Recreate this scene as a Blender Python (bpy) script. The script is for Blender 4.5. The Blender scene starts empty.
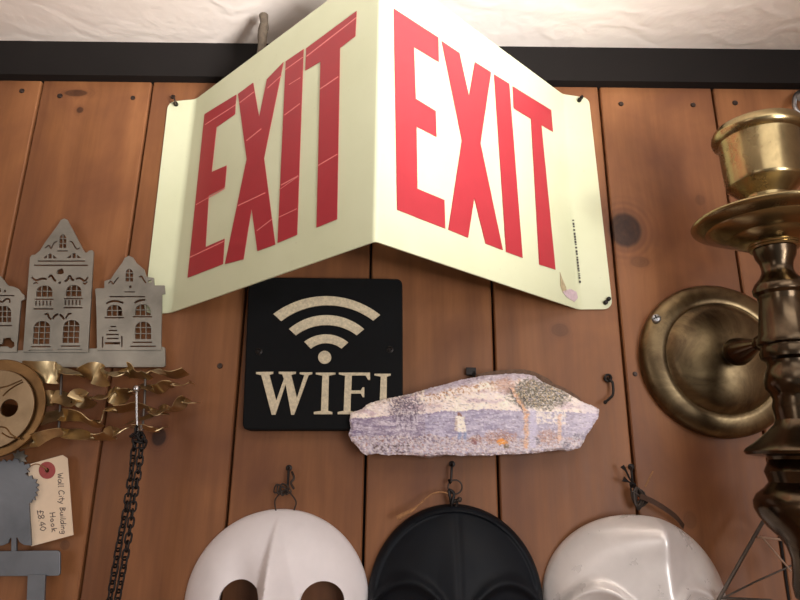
import bpy, bmesh, math, random
from mathutils import Vector, Matrix, noise
random.seed(7)
SC = bpy.context.scene
COL = SC.collection
PI = math.pi

# ------------------------------------------------------------------ camera model
F = 620.0
TH = math.radians(16.32)
RO = math.radians(0.65)
CAM = Vector((0, -0.6, 1.6))
ROT = Matrix.Rotation(PI/2 + TH, 3, 'X') @ Matrix.Rotation(RO, 3, 'Z')

def ray(px, py):
    return ROT @ Vector(((px-400)/F, -(py-300)/F, -1))

def P(px, py, d=0.0):
    """point seen at (px, py) that stands d metres in front of the plank wall (y = 0)"""
    v = ray(px, py)
    return CAM + v*((0.6-d)/v.y)

def on_plane(px, py, p0, n):
    v = ray(px, py)
    return CAM + v*((p0-CAM).dot(n)/v.dot(n))

def scale_at(px, py, d):
    return (P(px+1, py, d)-P(px-1, py, d)).length/2

# ------------------------------------------------------------------ object helpers
def root_loc(o):
    while o.parent:
        o = o.parent
    return o.location.copy()

def thing(name, label, cat, loc, group=None):
    o = bpy.data.objects.new(name, None)
    o.empty_display_size = 0.02
    COL.objects.link(o)
    o.location = loc
    o['label'] = label
    o['category'] = cat
    if group:
        o['group'] = group
    return o

def finish(me, smooth):
    for p in me.polygons:
        p.use_smooth = smooth

def obj(name, src, mat, parent=None, smooth=True, label=None, sharp=40):
    """link ONE mesh object; src (bmesh or mesh) is in world coordinates"""
    if isinstance(src, bmesh.types.BMesh):
        bmesh.ops.recalc_face_normals(src, faces=src.faces[:])
        me = bpy.data.meshes.new(name)
        src.to_mesh(me)
        src.free()
    else:
        me = src
    me.name = name
    if parent:
        org = root_loc(parent)
    else:
        vs = [v.co for v in me.vertices]
        org = Vector((sum(v.x for v in vs)/len(vs), max(v.y for v in vs), min(v.z for v in vs)))
    me.transform(Matrix.Translation(-org))
    finish(me, smooth)
    if smooth and sharp:
        me.set_sharp_from_angle(angle=math.radians(sharp))
    if not isinstance(mat, (list, tuple)):
        mat = [mat]
    for m in mat:
        me.materials.append(m)
    o = bpy.data.objects.new(name, me)
    COL.objects.link(o)
    if parent:
        o.parent = parent
    else:
        o.location = org
    if label:
        o['label'] = label
    return o

def tag(o, label, cat, group=None):
    o['label'] = label
    o['category'] = cat
    if group:
        o['group'] = group
    return o

def structure(o):
    o['kind'] = 'structure'
    return o

def add_box(bm, lo, hi):
    x0, y0, z0 = lo
    x1, y1, z1 = hi
    v = [bm.verts.new(c) for c in ((x0,y0,z0),(x1,y0,z0),(x1,y1,z0),(x0,y1,z0),(x0,y0,z1),(x1,y0,z1),(x1,y1,z1),(x0,y1,z1))]
    for f in ((0,1,2,3),(4,7,6,5),(0,4,5,1),(1,5,6,2),(2,6,7,3),(3,7,4,0)):
        bm.faces.new([v[i] for i in f])
    return v

def catmull(pts, n=8, closed=False):
    pts = [Vector(p) for p in pts]
    out = []
    m = len(pts)
    rng = range(m if closed else m-1)
    for i in rng:
        if closed:
            a, b, c, d = pts[(i-1) % m], pts[i], pts[(i+1) % m], pts[(i+2) % m]
        else:
            a, b, c, d = pts[max(i-1, 0)], pts[i], pts[i+1], pts[min(i+2, m-1)]
        for k in range(n):
            t = k/n
            out.append(0.5*((2*b)+(c-a)*t+(2*a-5*b+4*c-d)*t*t+(3*b-a-3*c+d)*t**3))
    if not closed:
        out.append(pts[-1])
    return out

def add_tube(bm, pts, r, seg=10, closed=False, taper=None):
    pts = [Vector(p) for p in pts]
    n = len(pts)
    rings = []
    up = None
    for i in range(n):
        if closed:
            t = pts[(i+1) % n]-pts[i-1]
        else:
            t = pts[min(i+1, n-1)]-pts[max(i-1, 0)]
        t.normalize()
        if up is None:
            up = t.orthogonal().normalized()
        up = (up-t*up.dot(t))
        if up.length < 1e-6:
            up = t.orthogonal()
        up.normalize()
        w = t.cross(up)
        rr = r if taper is None else r*taper(i/(n-1))
        rings.append([bm.verts.new(pts[i]+(up*math.cos(a)+w*math.sin(a))*rr) for a in [2*PI*k/seg for k in range(seg)]])
    for i in range(n if closed else n-1):
        A, B = rings[i], rings[(i+1) % n]
        off = 0
        if closed and i == n-1:
            off = min(range(seg), key=lambda o: sum((A[k].co-B[(k+o) % seg].co).length for k in range(seg)))
        for k in range(seg):
            bm.faces.new((A[k], A[(k+1) % seg], B[(k+1+off) % seg], B[(k+off) % seg]))
    if not closed:
        bm.faces.new(rings[0][::-1])
        bm.faces.new(rings[-1])

def tube(name, pts, r, mat, parent, seg=10, closed=False, taper=None, label=None):
    bm = bmesh.new()
    add_tube(bm, pts, r, seg, closed, taper)
    return obj(name, bm, mat, parent, label=label)

def add_lathe(bm, base, axis, prof, seg=64):
    """prof: list of (r, h); h runs along axis from base"""
    axis = Vector(axis).normalized()
    u = axis.orthogonal().normalized()
    w = axis.cross(u)
    rings = []
    for r, h in prof:
        c = Vector(base)+axis*h
        if r < 1e-6:
            rings.append([bm.verts.new(c)])
        else:
            rings.append([bm.verts.new(c+(u*math.cos(2*PI*k/seg)+w*math.sin(2*PI*k/seg))*r) for k in range(seg)])
    for A, B in zip(rings, rings[1:]):
        for k in range(seg):
            k2 = (k+1) % seg
            if len(A) == 1 and len(B) == 1:
                continue
            if len(A) == 1:
                bm.faces.new((A[0], B[k2], B[k]))
            elif len(B) == 1:
                bm.faces.new((A[k], A[k2], B[0]))
            else:
                bm.faces.new((A[k], A[k2], B[k2], B[k]))

def lathe(name, base, axis, prof, mat, parent=None, seg=64, label=None, sharp=35):
    bm = bmesh.new()
    add_lathe(bm, base, axis, prof, seg)
    return obj(name, bm, mat, parent, label=label, sharp=sharp)

def add_ball(bm, c, r, seg=20, squash=(1, 1, 1)):
    m = Matrix.Translation(c) @ Matrix.Diagonal((r*squash[0], r*squash[1], r*squash[2], 1))
    bmesh.ops.create_uvsphere(bm, u_segments=seg, v_segments=seg//2+2, radius=1, matrix=m)

def fill2d(loops, thick, bevel=0.0):
    """flat filled 2D outline with holes -> mesh, extruded by thick, lying in local xy"""
    cu = bpy.data.curves.new('tmp', 'CURVE')
    cu.dimensions = '2D'
    cu.fill_mode = 'BOTH'
    cu.extrude = max(thick/2-bevel, 0)
    cu.bevel_depth = bevel
    cu.bevel_resolution = 1
    if bevel:
        cu.offset = -bevel
    for lp in loops:
        sp = cu.splines.new('POLY')
        sp.points.add(len(lp)-1)
        for p, q in zip(sp.points, lp):
            p.co = (q[0], q[1], 0, 1)
        sp.use_cyclic_u = True
    o = bpy.data.objects.new('tmp', cu)
    COL.objects.link(o)
    dg = bpy.context.evaluated_depsgraph_get()
    dg.update()
    me = bpy.data.meshes.new_from_object(o.evaluated_get(dg), depsgraph=dg)
    me.materials.clear()
    bpy.data.objects.remove(o)
    bpy.data.curves.remove(cu)
    return me

UPRIGHT = Matrix(((1,0,0,0),(0,0,-1,0),(0,1,0,0),(0,0,0,1)))   # local xy -> wall xz, front to -y

def flat(name, px_loops, d, thick, mat, parent=None, bevel=0.0, smooth=False, label=None):
    """sheet whose front face stands d in front of the wall, outline given by what is seen of it"""
    loops = [[(q.x, q.z) for q in (P(x, y, d) for x, y in lp)] for lp in px_loops]
    me = fill2d(loops, thick, bevel)
    me.transform(Matrix.Translation((0, -d+thick/2, 0)) @ UPRIGHT)
    return obj(name, me, mat, parent, smooth=smooth, label=label)

def flat_on(name, px_loops, p0, u, n, thick, mat, parent, lift=0.0):
    """same, on a plane through p0 with horizontal direction u and normal n"""
    v = n.cross(u).normalized()
    loops = []
    for lp in px_loops:
        q = [on_plane(x, y, p0, n)-p0 for x, y in lp]
        loops.append([(a.dot(u), a.dot(v)) for a in q])
    me = fill2d(loops, thick)
    M = Matrix.Identity(4)
    for i in range(3):
        M[i][0], M[i][1], M[i][2] = u[i], v[i], n[i]
        M[i][3] = p0[i]+n[i]*(lift+thick/2)
    me.transform(M)
    return obj(name, me, mat, parent, smooth=False)

# ------------------------------------------------------------------ material helpers
class NT:
    def __init__(self, name):
        self.m = bpy.data.materials.new(name)
        self.m.use_nodes = True
        self.t = self.m.node_tree
        self.b = self.t.nodes['Principled BSDF']
    def n(self, typ, **kw):
        nd = self.t.nodes.new(typ)
        for k, v in kw.items():
            if k.startswith('i_'):
                nd.inputs[k[2:]].default_value = v
            else:
                setattr(nd, k, v)
        return nd
    def l(self, a, b):
        self.t.links.new(a, b)
    def math(self, op, a, b=None, c=None, clamp=False):
        nd = self.n('ShaderNodeMath', operation=op, use_clamp=clamp)
        for i, v in enumerate((a, b, c)):
            if v is None:
                continue
            if isinstance(v, (int, float)):
                nd.inputs[i].default_value = v
            else:
                self.l(v, nd.inputs[i])
        return nd.outputs[0]
    def ramp(self, fac, stops):
        r = self.n('ShaderNodeValToRGB')
        els = r.color_ramp.elements
        while len(els) < len(stops):
            els.new(0.5)
        for e, (p, c) in zip(els, stops):
            e.position = p
            e.color = c if len(c) == 4 else (*c, 1)
        self.l(fac, r.inputs[0])
        return r.outputs[0]
    def mix(self, fac, a, b, mode='MIX'):
        nd = self.n('ShaderNodeMix', data_type='RGBA', blend_type=mode)
        for s, v in ((nd.inputs[0], fac), (nd.inputs[6], a), (nd.inputs[7], b)):
            if isinstance(v, (int, float)):
                s.default_value = v
            elif isinstance(v, tuple):
                s.default_value = v if len(v) == 4 else (*v, 1)
            else:
                self.l(v, s)
        return nd.outputs[2]
    def coords(self, sc=(1, 1, 1)):
        tc = self.n('ShaderNodeTexCoord')
        mp = self.n('ShaderNodeMapping')
        mp.inputs['Scale'].default_value = sc
        self.l(tc.outputs['Object'], mp.inputs[0])
        return mp.outputs[0]
    def noise(self, vec, scale, detail=4, rough=0.5, dist=0.0):
        nd = self.n('ShaderNodeTexNoise')
        nd.inputs['Scale'].default_value = scale
        nd.inputs['Detail'].default_value = detail
        nd.inputs['Roughness'].default_value = rough
        nd.inputs['Distortion'].default_value = dist
        self.l(vec, nd.inputs['Vector'])
        return nd.outputs[0]
    def bump(self, h, strength, dist=0.001):
        b = self.n('ShaderNodeBump')
        b.inputs['Strength'].default_value = strength
        b.inputs['Distance'].default_value = dist
        self.l(h, b.inputs['Height'])
        self.l(b.outputs[0], self.b.inputs['Normal'])
    def set(self, **kw):
        names = dict(col='Base Color', rough='Roughness', metal='Metallic', spec='Specular IOR Level', coat='Coat Weight', coatr='Coat Roughness')
        for k, v in kw.items():
            s = self.b.inputs[names[k]]
            if isinstance(v, (int, float)):
                s.default_value = v
            elif isinstance(v, tuple):
                s.default_value = v if len(v) == 4 else (*v, 1)
            else:
                self.l(v, s)

def lin(r, g, b):
    def f(c):
        c /= 255
        return c/12.92 if c <= 0.04045 else ((c+0.055)/1.055)**2.4
    return (f(r), f(g), f(b))

def simple(name, col, rough=0.5, metal=0.0, var=0.12, scale=60, bump=0.0, spec=0.5, coat=0.0):
    t = NT(name)
    co = t.coords()
    nz = t.noise(co, scale, 5, 0.6)
    a = tuple(max(0, c*(1-var)) for c in col)
    b = tuple(min(1, c*(1+var)) for c in col)
    t.set(col=t.ramp(nz, [(0.3, a), (0.7, b)]), metal=metal, spec=spec, coat=coat)
    t.set(rough=t.math('MULTIPLY_ADD', nz, 0.25, rough-0.125, clamp=True))
    if bump:
        t.bump(nz, bump)
    return t.m

# ---- wood planks
KNOTS = [(625,230,17,19,1.0),(159,437,7.5,9,1.0),(148,414,9,6,0.55),(76,93,12,4,0.75),(80,110,3.5,3.5,0.8),(318,20,5,5,0.6),
         (690,520,7,9,0.25),(560,330,9,7,0.35),(120,560,4,6,0.3),(65,545,5,5,0.4),(700,200,5,6,0.3),(640,262,10,6,0.35)]
def wood_mat():
    t = NT('stained_pine_planks')
    tc = t.n('ShaderNodeTexCoord')
    at = t.n('ShaderNodeAttribute', attribute_name='plank')
    sx = t.n('ShaderNodeSeparateXYZ')
    t.l(tc.outputs['Object'], sx.inputs[0])
    X, Y, Z = sx.outputs
    sa = t.n('ShaderNodeSeparateColor')
    t.l(at.outputs['Color'], sa.inputs[0])
    R, G = sa.outputs[0], sa.outputs[1]
    dark = None
    flow = None
    halo = None
    for (px, py, rx, ry, k) in KNOTS:
        c = P(px, py)
        s = scale_at(px, py, 0)
        a = t.math('DIVIDE', t.math('SUBTRACT', X, c.x), rx*s)
        b = t.math('DIVIDE', t.math('SUBTRACT', Z, c.z), ry*s)
        d = t.math('SQRT', t.math('ADD', t.math('MULTIPLY', a, a), t.math('MULTIPLY', b, b)))
        f = t.n('ShaderNodeMapRange', interpolation_type='SMOOTHSTEP')
        f.inputs[1].default_value = 1.2
        f.inputs[2].default_value = 0.75
        f.inputs[4].default_value = k
        t.l(d, f.inputs[0])
        dark = f.outputs[0] if dark is None else t.math('MAXIMUM', dark, f.outputs[0])
        hl = t.n('ShaderNodeMapRange', interpolation_type='SMOOTHSTEP')
        hl.inputs[1].default_value = 2.4
        hl.inputs[2].default_value = 0.9
        hl.inputs[4].default_value = k
        t.l(d, hl.inputs[0])
        wv_ = t.math('MULTIPLY_ADD', t.math('SINE', t.math('MULTIPLY', d, 17.0)), 0.18, 0.30)
        hv = t.math('MULTIPLY', hl.outputs[0], wv_)
        halo = hv if halo is None else t.math('MAXIMUM', halo, hv)
        g = t.math('MULTIPLY', t.math('DIVIDE', k*0.012, t.math('ADD', t.math('MULTIPLY', d, d), 0.6)), t.math('SIGN', a))
        flow = g if flow is None else t.math('ADD', flow, g)
    xs = t.math('SUBTRACT', X, flow)
    cb = t.n('ShaderNodeCombineXYZ')
    t.l(t.math('ADD', xs, t.math('MULTIPLY', R, 3.0)), cb.inputs[0])
    t.l(t.math('MULTIPLY', Z, 0.07), cb.inputs[2])
    t.l(t.math('MULTIPLY', G, 5.0), cb.inputs[1])
    broad = t.noise(cb.outputs[0], 26, 3, 0.5, 0.6)
    fine = t.noise(cb.outputs[0], 190, 6, 0.65, 0.3)
    cb2 = t.n('ShaderNodeCombineXYZ')
    t.l(t.math('ADD', X, t.math('MULTIPLY', R, 3.0)), cb2.inputs[0])
    t.l(t.math('MULTIPLY', Z, 0.6), cb2.inputs[2])
    blot = t.noise(cb2.outputs[0], 11, 4, 0.55, 0.5)
    g = t.math('ADD', t.math('MULTIPLY', broad, 0.72), t.math('MULTIPLY', fine, 0.28))
    col = t.ramp(g, [(0.26, lin(102, 66, 41)), (0.45, lin(131, 87, 54)), (0.58, lin(145, 98, 62)), (0.75, lin(162, 112, 73))])
    col = t.mix(t.math('MULTIPLY', t.math('SUBTRACT', blot, 0.40, clamp=True), 2.6, clamp=True), col, lin(104, 65, 46))
    # each plank its own tone
    tone = t.ramp(R, [(0.0, (0.80, 0.76, 0.76)), (1.0, (1.08, 1.04, 1.0))])
    col = t.mix(1.0, col, tone, 'MULTIPLY')
    col = t.mix(halo, col, lin(88, 48, 34))
    ring = t.math('MULTIPLY', dark, t.math('MULTIPLY_ADD', t.noise(cb2.outputs[0], 150, 4, 0.7), 0.5, 0.62), clamp=True)
    col = t.mix(ring, col, lin(38, 21, 16))
    t.set(col=col, rough=t.math('MULTIPLY_ADD', fine, 0.25, 0.38), spec=0.35)
    t.bump(g, 0.25, 0.001)
    return t.m

def plaster_mat():
    t = NT('swirled_cream_plaster')
    co = t.coords()
    w = t.n('ShaderNodeTexWave', wave_type='RINGS')
    w.inputs['Scale'].default_value = 9
    w.inputs['Distortion'].default_value = 14
    w.inputs['Detail'].default_value = 3
    w.inputs['Detail Scale'].default_value = 1.6
    t.l(co, w.inputs[0])
    nz = t.noise(co, 26, 6, 0.6, 1.2)
    h = t.math('ADD', t.math('MULTIPLY', w.outputs['Fac'], 0.45), nz)
    st = t.noise(co, 3, 3, 0.5)
    t.set(col=t.ramp(st, [(0.35, lin(240, 230, 222)), (0.65, lin(246, 239, 232))]), rough=0.8, spec=0.2)
    t.bump(h, 0.3, 0.0025)
    return t.m

def sheet_mat():
    t = NT('pale_luminous_plastic')
    co = t.coords()
    nz = t.noise(co, 14, 4, 0.5)
    sp = t.noise(co, 260, 2, 0.5)
    c = t.ramp(nz, [(0.3, lin(204, 208, 175)), (0.7, lin(212, 216, 185))])
    c = t.mix(t.math('MULTIPLY', t.math('SUBTRACT', sp, 0.70, clamp=True), 2.2, clamp=True), c, lin(160, 150, 120))
    t.set(col=c, rough=0.30, spec=0.35)
    return t.m

def metal_mat(name, c0, c1, rough, scale=18, c2=None):
    t = NT(name)
    co = t.coords()
    nz = t.noise(co, scale, 6, 0.62, 0.8)
    n2 = t.noise(co, scale*9, 4, 0.6)
    col = t.ramp(nz, [(0.34, c0), (0.62, c1)])
    if c2:
        col = t.mix(t.math('MULTIPLY', t.math('SUBTRACT', n2, 0.55, clamp=True), 1.3, clamp=True), col, c2)
    t.set(col=col, metal=1.0, rough=t.math('ADD', t.math('MULTIPLY_ADD', nz, -0.18, rough+0.1), t.math('MULTIPLY', n2, 0.08), clamp=True))
    return t.m

def steel_mat(name, c0, c1, rough):
    t = NT(name)
    co = t.coords((1, 1, 1))
    nz = t.noise(co, 22, 4, 0.55, 0.5)
    f = t.noise(t.coords((1, 1, 9)), 130, 4, 0.6)
    col = t.ramp(nz, [(0.3, c0), (0.7, c1)])
    col = t.mix(t.math('MULTIPLY', t.math('SUBTRACT', f, 0.6, clamp=True), 1.2, clamp=True), col, lin(110, 100, 92))
    t.set(col=col, metal=0.85, rough=rough)
    return t.m

M = dict(
    wood=wood_mat(), plaster=plaster_mat(), sheet=sheet_mat(),
    gap=simple('dark_gap', lin(26, 18, 15), 0.9),
    beam=simple('black_stained_beam', lin(29, 26, 25), 0.85, scale=25, bump=0.2, spec=0.15),
    floor=simple('worn_floorboards', lin(196, 168, 138), 0.6, scale=8),
    sidewall=simple('cream_side_wall', lin(196, 168, 142), 0.85, scale=6),
    red=simple('red_ink', lin(172, 54, 63), 0.34, var=0.05, spec=0.4),
    pale_red=simple('pale_red_strip', lin(226, 130, 128), 0.5, var=0.1),  # paler red for the thin strips on the letters
    print=simple('grey_print', lin(70, 66, 60), 0.6),
    residue=simple('brown_residue', lin(176, 160, 128), 0.6, var=0.25, scale=300),
    pinkstain=simple('pink_stain', lin(200, 178, 186), 0.6, var=0.15, scale=300),
    blackmetal=simple('black_iron', lin(34, 30, 29), 0.45, metal=0.6, scale=300),
    nail=simple('dark_nail_steel', lin(70, 58, 52), 0.5, metal=0.7, scale=300),
    board=simple('black_painted_board', lin(13, 14, 16), 0.7, scale=90, var=0.3, spec=0.15),
    cream=simple('distressed_cream_paint', lin(205, 192, 164), 0.65, scale=420, var=0.22),
    steel=steel_mat('brushed_grey_steel', lin(136, 134, 126), lin(172, 168, 158), 0.5),
    bluesteel=steel_mat('dull_blue_grey_steel', lin(112, 117, 124), lin(134, 139, 146), 0.55),
    brass=metal_mat('aged_satin_brass', lin(130, 115, 84), lin(168, 150, 112), 0.2, 16, lin(92, 72, 46)),
    plate=metal_mat('tarnished_brass_plate', lin(84, 70, 53), lin(136, 119, 89), 0.31, 24, lin(70, 54, 40)),
    bronze=metal_mat('dark_polished_bronze', lin(64, 55, 45), lin(94, 80, 64), 0.17, 14),
    goldfoil=metal_mat('thin_gilt_brass', lin(176, 152, 112), lin(206, 186, 146), 0.34, 30, lin(130, 104, 68)),
    brownring=metal_mat('brown_patina_ring', lin(104, 78, 52), lin(130, 100, 66), 0.4, 30),
    tandisc=metal_mat('tan_brushed_disc', lin(124, 104, 80), lin(158, 136, 108), 0.42, 12),
    chrome=metal_mat('bright_chrome', lin(170, 170, 172), lin(190, 190, 192), 0.2, 40),
    zinc=metal_mat('zinc_screw', lin(140, 142, 146), lin(190, 190, 192), 0.3, 200),
    whitemask=simple('matt_white_paint', lin(232, 226, 228), 0.55, scale=45, var=0.035, spec=0.35),
    blackmask=simple('satin_blue_black_paint', lin(11, 16, 23), 0.58, scale=60, var=0.2, spec=0.22),
    silvermask=simple('glossy_pearl_white', lin(226, 221, 219), 0.3, scale=40, var=0.07, metal=0.25, spec=0.5),
    wire=simple('dark_wire', lin(58, 48, 42), 0.6, metal=0.3, scale=300),
    twine=simple('tan_twine', lin(150, 108, 72), 0.9, scale=400, var=0.3),
    ribbon=simple('brown_ribbon', lin(98, 72, 58), 0.8, scale=300),
    paper=simple('manila_card', lin(228, 206, 180), 0.85, scale=60, var=0.05),
    redring=simple('red_paper_ring', lin(160, 76, 74), 0.8, scale=300),
    ink=simple('pencil_grey_ink', lin(92, 78, 76), 0.8),
    rawslate=simple('raw_brown_slate', lin(104, 80, 64), 0.9, scale=260, var=0.35, bump=0.5),
    bark=simple('grey_brown_bark', lin(88, 77, 65), 0.9, scale=160, var=0.35, bump=0.8),
    greywire=simple('grey_steel_wire', lin(92, 84, 78), 0.45, metal=0.6, scale=200),
    palewire=simple('pale_bare_wire', lin(176, 150, 132), 0.4, metal=0.5, scale=200),
)

# ------------------------------------------------------------------ setting
ZC, ZB = 2.0705, 2.0268
seams = [-0.4041-0.125*k for k in range(9, 0, -1)]+[-0.4041, -0.2808, -0.1562, -0.0306, 0.0934, 0.2204, 0.3476]+[0.3476+0.125*k for k in range(1, 10)]
bm = bmesh.new()
lay = bm.verts.layers.float_color.new('plank')
tones = {9: 1.0, 10: 0.75, 11: 0.45, 12: 0.35, 13: 0.3, 14: 0.55, 15: 0.7, 16: 0.8}
for i, (a, b) in enumerate(zip(seams, seams[1:])):
    g = 0.0013
    e = 0.0012
    pr = [(a+g, 0.012), (a+g, e), (a+g+e, 0.0), (b-g-e, 0.0), (b-g, e), (b-g, 0.012)]
    lo = [bm.verts.new((x, y, 0.0)) for x, y in pr]
    hi = [bm.verts.new((x, y, ZB+0.02)) for x, y in pr]
    col = (tones.get(i+1, random.random()), random.random(), 0, 1)
    for v in lo+hi:
        v[lay] = col
    for k in range(5):
        bm.faces.new((lo[k], lo[k+1], hi[k+1], hi[k]))
back = add_box(bm, (seams[0]-0.1, 0.010, 0), (seams[-1]+0.1, 0.05, ZC))
bm.faces.ensure_lookup_table()
for f in bm.faces[-6:]:
    f.material_index = 1
bmesh.ops.recalc_face_normals(bm, faces=bm.faces[:])
me = bpy.data.meshes.new('wall_back')
bm.to_mesh(me)
bm.free()
wall = bpy.data.objects.new('wall_back', me)
me.materials.append(M['wood'])
me.materials.append(M['gap'])
COL.objects.link(wall)
structure(wall)

def struct_box(name, lo, hi, mat):
    bm = bmesh.new()
    add_box(bm, lo, hi)
    return structure(obj(name, bm, mat, smooth=False))
struct_box('ceiling', (-1.6, -3.2, ZC), (1.6, 0.05, ZC+0.03), M['plaster'])
struct_box('floor', (-1.6, -3.2, -0.03), (1.6, 0.05, 0), M['floor'])
struct_box('wall_left', (-1.63, -3.2, 0), (-1.53, 0.0, ZC), M['sidewall'])
struct_box('wall_right', (1.53, -3.2, 0), (1.63, 0.0, ZC), M['sidewall'])
struct_box('trim_1', (-1.53, -0.012, ZB), (1.53, 0.012, ZC), M['beam'])

for (x, y, r) in [(22,91,2.6),(60,96,2.6),(133,98,2.4),(173,97,2.4),(621,104,2.6),(693,105,2.6),(735,103,2.8),(220,366,2.8),(635,374,2.4)]:
    bm = bmesh.new()
    s = scale_at(x, y, 0)
    c = P(x, y)
    add_lathe(bm, c+Vector((0, 0.004, 0)), (0, -1, 0), [(0, 0), (r*s, 0), (r*s, 0.0045), (r*s*0.8, 0.0052), (0, 0.0048)], 16)
    o = obj('nail_head', bm, M['nail'], wall)

# ------------------------------------------------------------------ EXIT sign (folded sheet)
D_TIP = 0.19
tipz0, tipx = 1.7634, -0.0182
ex = thing('exit_sign', 'pale yellow-green V-shaped sign reading EXIT in red on both faces', 'sign', (tipx, 0, tipz0))
prof = [((-0.2555, -0.0025, 1.7575), (-0.2590, -0.0025, 2.0010)),
        ((-0.2290, -0.0025, 1.7590), (-0.2290, -0.0025, 2.0040)),
        ((tipx, -D_TIP, tipz0), (tipx, -D_TIP, 2.0105)),
        ((0.1789, -0.0025, 1.7673), (0.1789, -0.0025, 2.0155)),
        ((0.2131, -0.0025, 1.7680), (0.2073, -0.0025, 2.0130))]
prof = [(Vector(a), Vector(b)) for a, b in prof]
def folded(row):
    out = [row[0]]
    for i in (1, 2, 3):
        p, q, r = row[i-1], row[i], row[i+1]
        e = 0.004 if i == 2 else 0.005
        A = q+(p-q).normalized()*e
        B = q+(r-q).normalized()*e
        for k in range(6):
            t = k/5
            out.append((1-t)**2*A+2*t*(1-t)*q+t*t*B)
    out.append(row[4])
    return out
lo = folded([a for a, b in prof])
hi = folded([b for a, b in prof])
# rounded outer corners on the two flanges
def rounded(loA, hiA, inner_lo, inner_hi):
    pts = []
    r = 0.009
    ex_ = (loA-inner_lo).normalized()
    up = (hiA-loA).normalized()
    for k in range(6):
        a = PI/2*k/5
        pts.append((loA-ex_*r*(1-math.sin(a))+up*r*(1-math.cos(a)), hiA-ex_*r*(1-math.sin(a))-up*r*(1-math.cos(a))))
    return pts
Lc = rounded(lo[0], hi[0], lo[1], hi[1])[::-1]
Rc = rounded(lo[-1], hi[-1], lo[-2], hi[-2])
cols = Lc+list(zip(lo[1:-1], hi[1:-1]))+Rc
bm = bmesh.new()
vv = [(bm.verts.new(a), bm.verts.new(b)) for a, b in cols]
fs = []
for (a, b), (c, d) in zip(vv, vv[1:]):
    fs.append(bm.faces.new((a, c, d, b)))
bmesh.ops.recalc_face_normals(bm, faces=bm.faces[:])
if sum(f.normal.y for f in bm.faces) > 0:
    bmesh.ops.reverse_faces(bm, faces=bm.faces[:])
n0 = len(bm.verts)
bmesh.ops.solidify(bm, geom=bm.faces[:], thickness=0.0014)
if min(v.co.y for v in bm.verts) < -D_TIP-0.0003:
    for v in bm.verts:
        v.co.y += 0.0017
obj('folded_sheet', bm, M['sheet'], ex, sharp=50)

pL0, pL1 = prof[1][0], prof[2][0]
uL = (pL1-pL0); uL.z = 0; uL.normalize()
nL = Vector((uL.y, -uL.x, 0))
pR0, pR1 = prof[2][0], prof[3][0]
uR = (pR1-pR0); uR.z = 0; uR.normalize()
nR = Vector((uR.y, -uR.x, 0))
for n in (nL, nR):
    if n.y > 0:
        n.negate()
LIFT = 0.0004
EL = dict(
 E=[(205,114.4),(236.8,94.9),(235.5,114.4),(217,127.4),(212.1,172.2),(227.1,165.7),(225.3,187.4),(209.2,196),(206,247.3),(225.1,238.9),(223.5,264.2),(188.1,277.9)],
 X=[(238.5,94.2),(253.7,82.9),(259.6,117.6),(267.4,79.6),(284,62.4),(264.5,158.3),(275.8,244.7),(258,251.2),(252.1,208.3),(244,259.4),(225.5,264.2),(247.2,159.2)],
 I=[(286.2,61.7),(304.1,49.4),(297.6,235),(278.1,243.1)],
 T=[(306.7,48.7),(357.1,11.4),(355.8,36.4),(340.5,48.1),(337.6,219.4),(317.1,227.8),(321,61.7),(305.7,70.8)])
ER = dict(
 E=[(393.3,8.8),(438,37.8),(438.4,62.3),(413.6,47.3),(415.3,99),(435.3,111.3),(436,137.2),(416,126.7),(417,189),(444,200.2),(444.8,228.9),(396.7,210)],
 X=[(441.2,41.3),(459,53.2),(468.5,96.3),(474.5,62.3),(490.6,72.5),(480,143.5),(502.4,250.3),(485.1,243.8),(473.8,198.3),(467.6,238),(447.8,229.9),(461.5,140.7)],
 I=[(493.7,74.6),(508.8,84),(522.2,258.1),(505.6,252)],
 T=[(512.3,86.5),(550.8,110.3),(552.5,132),(541,125.3),(555,269.8),(538.8,264.6),(530.5,119),(513.3,108.5)])
for k, lp in EL.items():
    flat_on('letter', [lp], pL0, uL, nL, 0.0003, M['red'], ex, LIFT)
for k, lp in ER.items():
    flat_on('letter', [lp], pR0, uR, nR, 0.0003, M['red'], ex, LIFT)
def strip(a, b, w):
    (x0, y0), (x1, y1) = a, b
    L = math.hypot(x1-x0, y1-y0)
    nx, ny = -(y1-y0)/L*w/2, (x1-x0)/L*w/2
    return [(x0+nx, y0+ny), (x1+nx, y1+ny), (x1-nx, y1-ny), (x0-nx, y0-ny)]
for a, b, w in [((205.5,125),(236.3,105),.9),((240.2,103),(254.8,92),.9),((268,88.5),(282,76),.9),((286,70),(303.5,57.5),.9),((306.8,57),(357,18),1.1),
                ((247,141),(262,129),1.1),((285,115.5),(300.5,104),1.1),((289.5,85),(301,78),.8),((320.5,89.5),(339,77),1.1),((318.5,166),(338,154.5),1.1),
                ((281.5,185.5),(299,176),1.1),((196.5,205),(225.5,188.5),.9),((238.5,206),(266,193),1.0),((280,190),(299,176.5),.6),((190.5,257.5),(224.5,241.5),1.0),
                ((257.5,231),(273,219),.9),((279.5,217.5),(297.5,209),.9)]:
    flat_on('pale_streak', [strip(a, b, w)], pL0, uL, nL, 0.0001, M['pale_red'], ex, LIFT+0.0003)  # thin pale strips laid across the red letters of the left face
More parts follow.
